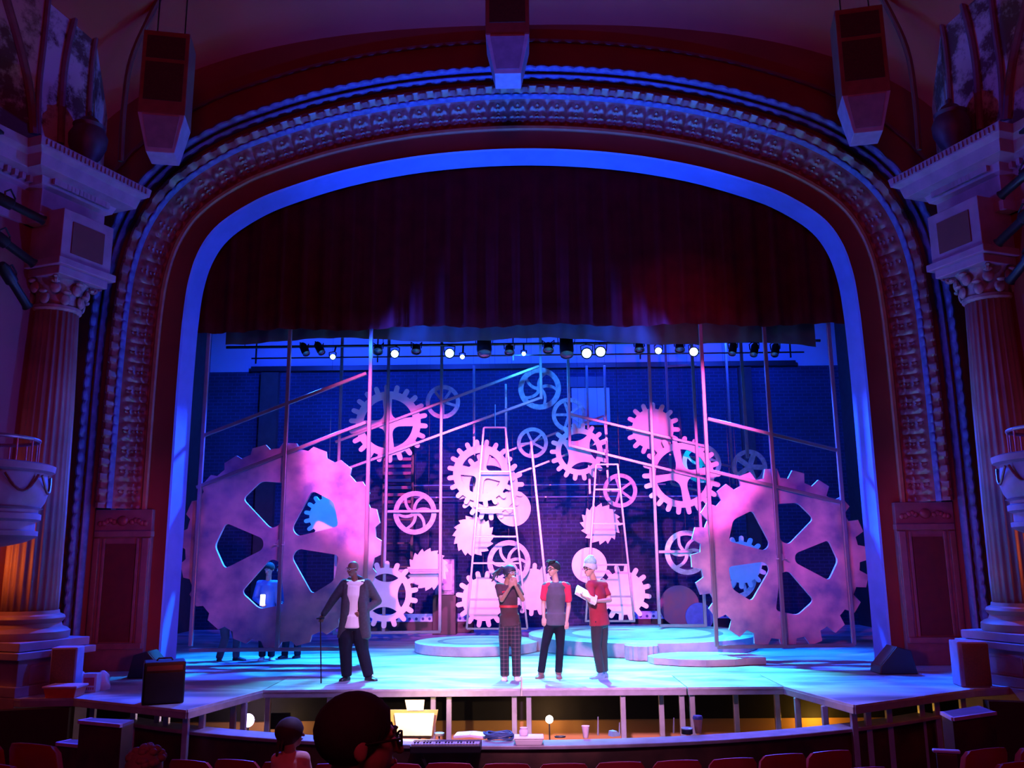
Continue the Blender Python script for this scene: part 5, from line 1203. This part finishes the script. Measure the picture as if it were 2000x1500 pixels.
for px, py, Y, lab in ((1912, 1456, 8.6, 'red seat near the right edge, beside the pale-topped aisle armrest'), (2018, 1449, 8.2, 'red seat cut by the right edge of the photo'), (1985, 1478, 6.7, 'red seat back in the bottom right corner'), (1672, 1492, 7.8, 'red seat back at the bottom edge under the end of the front row'),
                       (80, 1446, 7.6, 'red seat near the left edge, right one of the two'), (-30, 1440, 7.6, 'red seat cut by the left edge of the photo'), (-5, 1482, 6.4, 'red seat back in the bottom left corner')):
    p = P(px, py, Y); seat(p.x, Y, p.z, lab)

# ------------------------------------------------------------------ audience members
t, Pt, R = person('seated person in an orange-lit pale shirt with dreadlocks, looking right', 8.3, {
    'head': (568, 1434), 'neck': (566, 1468), 'sl': (543, 1484), 'sr': (592, 1482), 'el': (540, 1530, 0.1), 'er': (602, 1530, 0.1), 'wl': (555, 1550, 0.35), 'wr': (590, 1550, 0.35),
    'hl': (555, 1585), 'hr': (580, 1585), 'kl': (552, 1590, 0.42), 'kr': (585, 1590, 0.42), 'al': (552, 1680, 0.42), 'ar': (585, 1680, 0.42), 'tl': (552, 1690, 0.5), 'tr': (585, 1690, 0.5)},
    SKINM, (0.9, 0.4, 0.1), (mat('pale_shirt', (0.85, 0.50, 0.34), 0.8), 'short'), NAVY, BSH, seated=True, ground=-0.95, vox=0.012, build=0.95,
    hair=lambda t, c, R, s: (hair_cap(t, c, R, s, mat('brown_dreads', (0.05, 0.03, 0.02), 0.7), low=-0.09, thick=0.03, front=0.03),))
mb = MB(); rd = random.Random(9); hd = Pt['head']
for k in range(14):
    a = rd.uniform(2.0, 4.4); st = hd+V((0.07*cos(a), 0.07*sin(a)-0.02, 0.02)); mb.tube([st, st+V((0.03*cos(a), -0.02, -0.08)), st+V((0.04*cos(a), -0.02, -rd.uniform(0.14, 0.20)))], [0.014, 0.013, 0.008], 7)
obj('dreadlocks', mb, MATS['brown_dreads'], t, smooth=True)
def bighair(t, c, R, s): hair_cap(t, c, R, s, HAIRB, low=-0.05, thick=0.008, front=0.078, fuzz=0.012)
person('nearest audience member, large dark head with glasses seen from behind and to the side', 2.4, {
    'head': (700, 1448), 'neck': (672, 1545), 'sl': (555, 1600), 'sr': (790, 1610, 0.02), 'el': (470, 1900), 'er': (850, 1900), 'wl': (560, 1950, 0.25), 'wr': (790, 1950, 0.25),
    'hl': (600, 2080), 'hr': (740, 2080), 'kl': (600, 2080, 0.42), 'kr': (740, 2080, 0.42), 'al': (600, 2300, 0.42), 'ar': (740, 2300, 0.42), 'tl': (600, 2300, 0.5), 'tr': (740, 2300, 0.5)},
    SKINM, (0.93, 0.36, 0.0), (mat('dark_sweater', (0.02, 0.02, 0.025), 0.9), 'long'), NAVY, BSH, hair=bighair, glasses=BGL, seated=True, ground=-0.05, head_s=0.98, build=0.9, vox=0.008)
def curly(t, c, R, s):
    mb = MB(); rd = random.Random(4); m = mat('grey_brown_hair', (0.22, 0.13, 0.14), 0.7)
    hair_cap(t, c, R, s, m, low=-0.06, thick=0.02, front=0.04)
    for k in range(40):
        a = rd.uniform(0, 2*pi); e = rd.uniform(0.2, 1.4); mb.ell(c+V((0.10*cos(a)*cos(e), 0.11*sin(a)*cos(e), 0.03+0.11*sin(e))), (0.028, 0.028, 0.022), None, 8, 6)
    obj('curls', mb, m, t, smooth=True)
person('seated person at lower left, only the curly hair showing above the edge', 5.4, {
    'head': (283, 1508), 'neck': (283, 1555), 'sl': (230, 1575), 'sr': (335, 1575), 'el': (220, 1660), 'er': (345, 1660), 'wl': (250, 1690, 0.3), 'wr': (315, 1690, 0.3),
    'hl': (262, 1740), 'hr': (304, 1740), 'kl': (262, 1745, 0.42), 'kr': (304, 1745, 0.42), 'al': (262, 1860, 0.42), 'ar': (304, 1860, 0.42), 'tl': (262, 1870, 0.5), 'tr': (304, 1870, 0.5)},
    SKINM, (0.2, 1, 0), (mat('pink_top', (0.60, 0.03, 0.12), 0.8), 'long'), NAVY, BSH, hair=curly, seated=True, ground=-0.55, vox=0.012, hands=True)

# ------------------------------------------------------------------ pit: lamps, music stand, keyboard, things on the rail
def railp(px, py, z=-0.30): return PF(px, py, z)
GOLD = mat('lit_paper', (0.90, 0.82, 0.60), 0.7, amt=0.03)
sp = P(818, 1440, 11.6)
t = thing('music_stand', V((sp.x, sp.y, -1.65)), 'music stand with brightly lit paper beside the big dark head', 'music stand')
def quad(pxs, Y, th=0.01, tilt=0.0):
    mb = MB(); q = [P(x, y, Y+tilt*(1500-y)/100) for x, y in pxs]; mb.hexa([p+V((0, th, 0)) for p in q], q); return mb
obj('desk', quad([(768, 1442), (846, 1442), (856, 1386), (760, 1386)], 11.62, 0.012, 0.06), mat('stand_desk', (0.35, 0.22, 0.08), 0.5), t, bevel=0.004)
mb = MB(); mb.bar((sp.x, sp.y+0.12, -1.65), (sp.x, sp.y+0.10, sp.z), 0.03); obj('pole', mb, BLACK, t)
mb = MB(); mb.lathe((sp.x, sp.y+0.12, -1.65), [(0.22, 0), (0.22, 0.02), (0.02, 0.05)], 16); obj('foot', mb, BLACK, t)
o = obj('sheet_music', quad([(776, 1437), (843, 1437), (848, 1393), (770, 1393)], 11.56, 0.006, 0.06), GOLD, label='open sheet music glowing yellow-white on the music stand', cat='sheet music')
o = obj('sheet_music', quad([(795, 1388), (827, 1388), (829, 1367), (791, 1367)], 11.60, 0.006, 0.06), GOLD, label='small upright sheet above the music stand, strongly lit', cat='sheet music')
lp = P(815, 1378, 11.40)
lamp('stand_lamp', 'SPOT', (lp.x-0.10, lp.y-0.45, lp.z+0.28), (lp.x, 11.6, lp.z-0.22), (1.0, 0.66, 0.26), 150, 0.03, 75, 0.5)
def pitlamp(px, py, Y, r, m, col, e, lab):
    p = P(px, py, Y); t = thing('stand_light', V((p.x, p.y, -1.65)), lab, 'lamp')
    mb = MB(); mb.bar((p.x, p.y+0.03, -1.65), (p.x, p.y+0.03, p.z), 0.02); obj('pole', mb, BLACK, t)
    mb = MB(); mb.lathe((p.x, p.y+0.03, -1.65), [(0.15, 0), (0.15, 0.02), (0.02, 0.04)], 16); obj('foot', mb, BLACK, t)
    mb = MB(); mb.ell(p, (r, r, r)); obj('bulb', mb, m, t, smooth=True)
    lamp('pit_lamp', 'POINT', (p.x, p.y+0.10, p.z+0.05), None, col, e, 0.05)
pitlamp(484, 1407, 14.3, 0.10, mat('violet_glow', (0.8, 0.6, 1), emit=((0.75, 0.5, 1.0), 12)), (0.9, 0.6, 0.6), 9, 'violet-white lit lamp low in the pit at the left')
pitlamp(1073, 1405, 14.4, 0.06, GLOWW, (1.0, 0.50, 0.12), 9, 'white lit lamp low in the pit right of the double legs')
p = P(1600, 1408, 14.65); lamp('pit_lamp', 'POINT', (p.x, p.y, p.z), None, (1.0, 0.50, 0.05), 14, 0.04)
p = P(560, 1408, 14.6); lamp('pit_lamp', 'POINT', (p.x, p.y, p.z), None, (1.0, 0.62, 0.12), 3, 0.04)
# folding shapes in the pit
p = P(522, 1408, 14.0); t = thing('pit_chair', V((p.x, p.y, -1.65)), 'dark chair back silhouetted in the pit right of the violet lamp', 'chair')
mb = MB(); mb.bar(V((p.x+0.12, p.y, -1.65)), V((p.x-0.02, p.y+0.1, p.z+0.1)), 0.04); mb.bar(V((p.x+0.42, p.y, -1.65)), V((p.x+0.30, p.y+0.1, p.z+0.1)), 0.04); obj('legs', mb, BLACK, t)
mb = MB(); mb.box((p.x+0.13, p.y+0.12, p.z-0.02), (0.32, 0.04, 0.24)); obj('backrest', mb, BLACK, t, bevel=0.01)
mb = MB(); mb.box((p.x+0.2, p.y-0.15, -1.2), (0.4, 0.4, 0.05)); obj('seat', mb, BLACK, t, bevel=0.01)
# keyboard
p = P(872, 1447, 10.7); kz = p.z
t = thing('keyboard', V((p.x, p.y, kz-0.10)), 'electric keyboard with pink-lit keys on the pit side right of the big dark head', 'keyboard')
mb = MB(); mb.box((p.x, 10.70, kz-0.06), (0.80, 0.36, 0.08)); obj('case', mb, BLACK, t, bevel=0.01)
for k in range(22):
    mb = MB(); mb.box((p.x-0.37+0.0352*k, 10.60, kz-0.012), (0.031, 0.13, 0.02)); obj('white_key', mb, mat('ivory_key', (0.75, 0.62, 0.66), 0.35), t)
for k in range(21):
    if k % 7 not in (2, 6): mb = MB(); mb.box((p.x-0.352+0.0352*k, 10.63, kz+0.004), (0.018, 0.08, 0.014)); obj('black_key', mb, BLACK, t)
t = thing('keyboard_stand', V((p.x, 10.7, -1.65)), 'black crossed stand under the electric keyboard', 'stand')
for q in (-1, 1):
    mb = MB(); mb.bar((p.x-q*0.3, 10.7+0.03*q, -1.65), (p.x+q*0.3, 10.7+0.03*q, kz-0.10), 0.03); obj('leg', mb, BLACK, t)
# papers, cable, boxes, cups
WP = mat('pinkish_paper', (0.80, 0.70, 0.76), 0.7, amt=0.03)
p = railp(920, 1440); mb = MB()
R = Matrix.Rotation(radians(-6), 3, 'Z')
t = thing('score_book', V((p.x, p.y, -0.30)), 'open pale score book lying left of the coiled cable', 'book')
for q in (-1, 1):
    mb = MB(); mb.box(p+R @ V((q*0.10, 0.02, 0))+V((0, 0, 0.025)), (0.20, 0.26, 0.03), R @ Matrix.Rotation(radians(q*5), 3, 'Y')); obj('page', mb, WP, t, bevel=0.004)
p = railp(975, 1446); mb = MB(); pts = []; rd = random.Random(2)
for k in range(150):
    a = k*0.42; pts.append(p+V(((0.16+0.012*sin(k*0.7))*cos(a)+0.02*sin(k*0.09), (0.085+0.01*cos(k*0.5))*sin(a), 0.025+0.065*k/150+0.012*sin(k*1.3))))
mb.tube(pts, 0.011, 6); obj('coiled_cable', mb, mat('blue_black_cable', (0.05, 0.09, 0.22), 0.35), label='coil of dark blue cable lying on the rail in the centre', cat='cable', smooth=True)
p = railp(1033, 1453); t = thing('takeaway_box', V((p.x, p.y, -0.30)), 'bright white takeaway box on the rail right of the cable coil', 'box')
mb = MB(); mb.hexa([p+V((x*0.15, y*0.09, 0.0)) for x, y in ((-1, -1), (1, -1), (1, 1), (-1, 1))], [p+V((x*0.17, y*0.11, 0.07)) for x, y in ((-1, -1), (1, -1), (1, 1), (-1, 1))]); obj('tray', mb, mat('white_foam', (0.9, 0.9, 0.92), 0.4, amt=0.02), t, bevel=0.01)
mb = MB(); mb.box(p+V((0, 0, 0.08)), (0.35, 0.23, 0.02)); obj('lid', mb, MATS['white_foam'], t, bevel=0.008)
q = p+V((-0.06, 0.02, 0.09)); mb = MB(); mb.lathe(q, [(0.035, 0), (0.05, 0.01), (0.055, 0.05), (0.04, 0.075), (0.045, 0.09), (0.035, 0.092)], 16); obj('crumpled_napkin', mb, WP, label='crumpled pale napkin on top of the white takeaway box', cat='napkin', smooth=True)
def cup(px, py, lab, m, lidm=None, s=1.0):
    p = railp(px, py); t = thing('paper_cup', V((p.x, p.y, -0.30)), lab, 'cup')
    mb = MB(); mb.lathe(p, [(0.028*s, 0.0), (0.030*s, 0.004), (0.046*s, 0.13*s), (0.049*s, 0.132*s), (0.049*s, 0.138*s), (0.043*s, 0.138*s), (0.04*s, 0.125*s)], 24); obj('cup_body', mb, m, t, smooth=True)
    if lidm: mb = MB(); mb.lathe(p, [(0.049*s, 0.133*s), (0.051*s, 0.145*s), (0.043*s, 0.165*s), (0.01, 0.166*s)], 24); obj('lid', mb, lidm, t, smooth=True)
cup(1144, 1441, 'white paper cup standing on the pit rail', mat('cup_white', (0.80, 0.65, 0.68), 0.5))
cup(1364, 1432, 'brown coffee cup with a dark blue lid on the pit rail', mat('cup_brown', (0.45, 0.22, 0.14), 0.6), mat('cup_lid', (0.06, 0.09, 0.30), 0.35), 1.25)
p = railp(1342, 1433); t = thing('round_tin', V((p.x, p.y, -0.30)), 'short dark round tin with a pale lid just left of the coffee cup', 'tin')
mb = MB(); mb.lathe(p, [(0.068, 0), (0.07, 0.006), (0.07, 0.055)], 28); obj('tin_body', mb, BLACK, t, smooth=True)
mb = MB(); mb.lathe(p, [(0.072, 0.056), (0.072, 0.068), (0.06, 0.072)], 28); obj('lid', mb, mat('tin_lid', (0.45, 0.45, 0.6), 0.3, 0.5), t, smooth=True)
p = railp(1200, 1437); mb = MB(); R = Matrix.Rotation(0.5, 3, 'Z')
mb.hexa([p+R @ V((x*0.06, y*0.05, 0)) for x, y in ((-1, -1), (1, -1), (1, 1), (-1, 1))], [p+R @ V((x*0.03-0.02, y*0.045, 0.06)) for x, y in ((-1, -1), (1, -1), (1, 1), (-1, 1))]); obj('folded_card', mb, mat('cyan_card', (0.30, 0.50, 0.65), 0.6), label='small folded light blue card on the rail left of the round tin', cat='card')
p = railp(1094, 1441); mb = MB(); mb.tube([p+V((0.06*cos(a), 0.03*sin(a), 0.012)) for a in [k*0.5 for k in range(14)]], 0.01, 6); obj('headphone_cord', mb, BLACK, label='small loop of black cord on the rail left of the white cup', cat='cord', smooth=True)
p = P(858, 1433, 11.7); mb = MB(); mb.lathe(V((p.x, p.y, p.z-0.02)), [(0.06, 0), (0.065, 0.01), (0.065, 0.03), (0.05, 0.035)], 24); mb.bar((p.x, p.y, -1.65), (p.x, p.y, p.z-0.02), 0.02)
obj('stool', mb, mat('stool_seat', (0.18, 0.15, 0.25), 0.5), label='small round dark stool top right of the music stand', cat='stool', smooth=True)
for px, y0, y1, Y, lab in ((1168, 1400, 1436, 11.35, 'thin upright pen-like stick on the rail left of the wide leg'), (1210, 1411, 1436, 11.4, 'thin upright stick behind the folded blue card'), (1316, 1402, 1432, 11.5, 'thin upright stick on the rail left of the round tin')):
    a = railp(px, y1); b = P(px, y0, a.y); mb = MB(); mb.tube([a, b], [0.012, 0.006], 8); obj('microphone_stick', mb, ALU, label=lab, cat='microphone', smooth=True)

# step units at the ends of the pit
def steps(pts, z, drop, lab, lm):
    q = [PF(x, y, z) for x, y in pts]; cx = sum((p for p in q), V((0, 0, 0)))/4
    t = thing('step_unit', V((cx.x, cx.y, -1.65)), lab, 'steps')
    mb = MB(); mb.hexa([V((p.x, p.y, -1.65)) for p in q], [V((p.x, p.y, z-0.03)) for p in q]); obj('box', mb, WOOD, t, bevel=0.01)
    mb = MB(); mb.hexa([V((p.x, p.y, z-0.03)) for p in q], [V((p.x, p.y, z)) for p in q]); obj('tread', mb, mat('step_tread', (0.16, 0.12, 0.26), 0.5), t)
    mb = MB()
    for a, b in ((q[0], q[1]), (q[3], q[0])) if lm else ((q[0], q[1]), (q[1], q[2])): mb.bar(a+V((0, -0.012, -0.012)), b+V((0, -0.012, -0.012)), 0.035, 0.035)
    obj('edge_strip', mb, mat('step_edge', (0.60, 0.48, 0.85), 0.4), t)
steps([(155, 1407), (238, 1415), (262, 1406), (180, 1402)], 0.12, 0.3, 'upper dark step with a pale edge at the left end of the pit', True)
steps([(112, 1450), (202, 1459), (232, 1449), (140, 1444)], -0.15, 0.3, 'lower dark step with a pale edge near the left seats', True)
steps([(1860, 1402), (1943, 1390), (1912, 1378), (1838, 1390)], 0.12, 0.3, 'dark step box with a pale edge at the right end of the pit', True)
p = P(1848, 1467, 8.9); t = thing('aisle_armrest', V((p.x, p.y, p.z-0.62)), 'pale-topped aisle armrest left of the right-hand red seats', 'armrest')
mb = MB(); mb.box(p+V((0, 0, 0)), (0.24, 0.07, 0.03), Matrix.Rotation(radians(-15), 3, 'Z')); obj('top', mb, mat('pale_armrest', (0.40, 0.36, 0.62), 0.3), t, bevel=0.01)
mb = MB(); mb.box(p+V((0, 0, -0.32)), (0.18, 0.05, 0.60), Matrix.Rotation(radians(-15), 3, 'Z')); obj('panel', mb, WOOD, t, bevel=0.01)
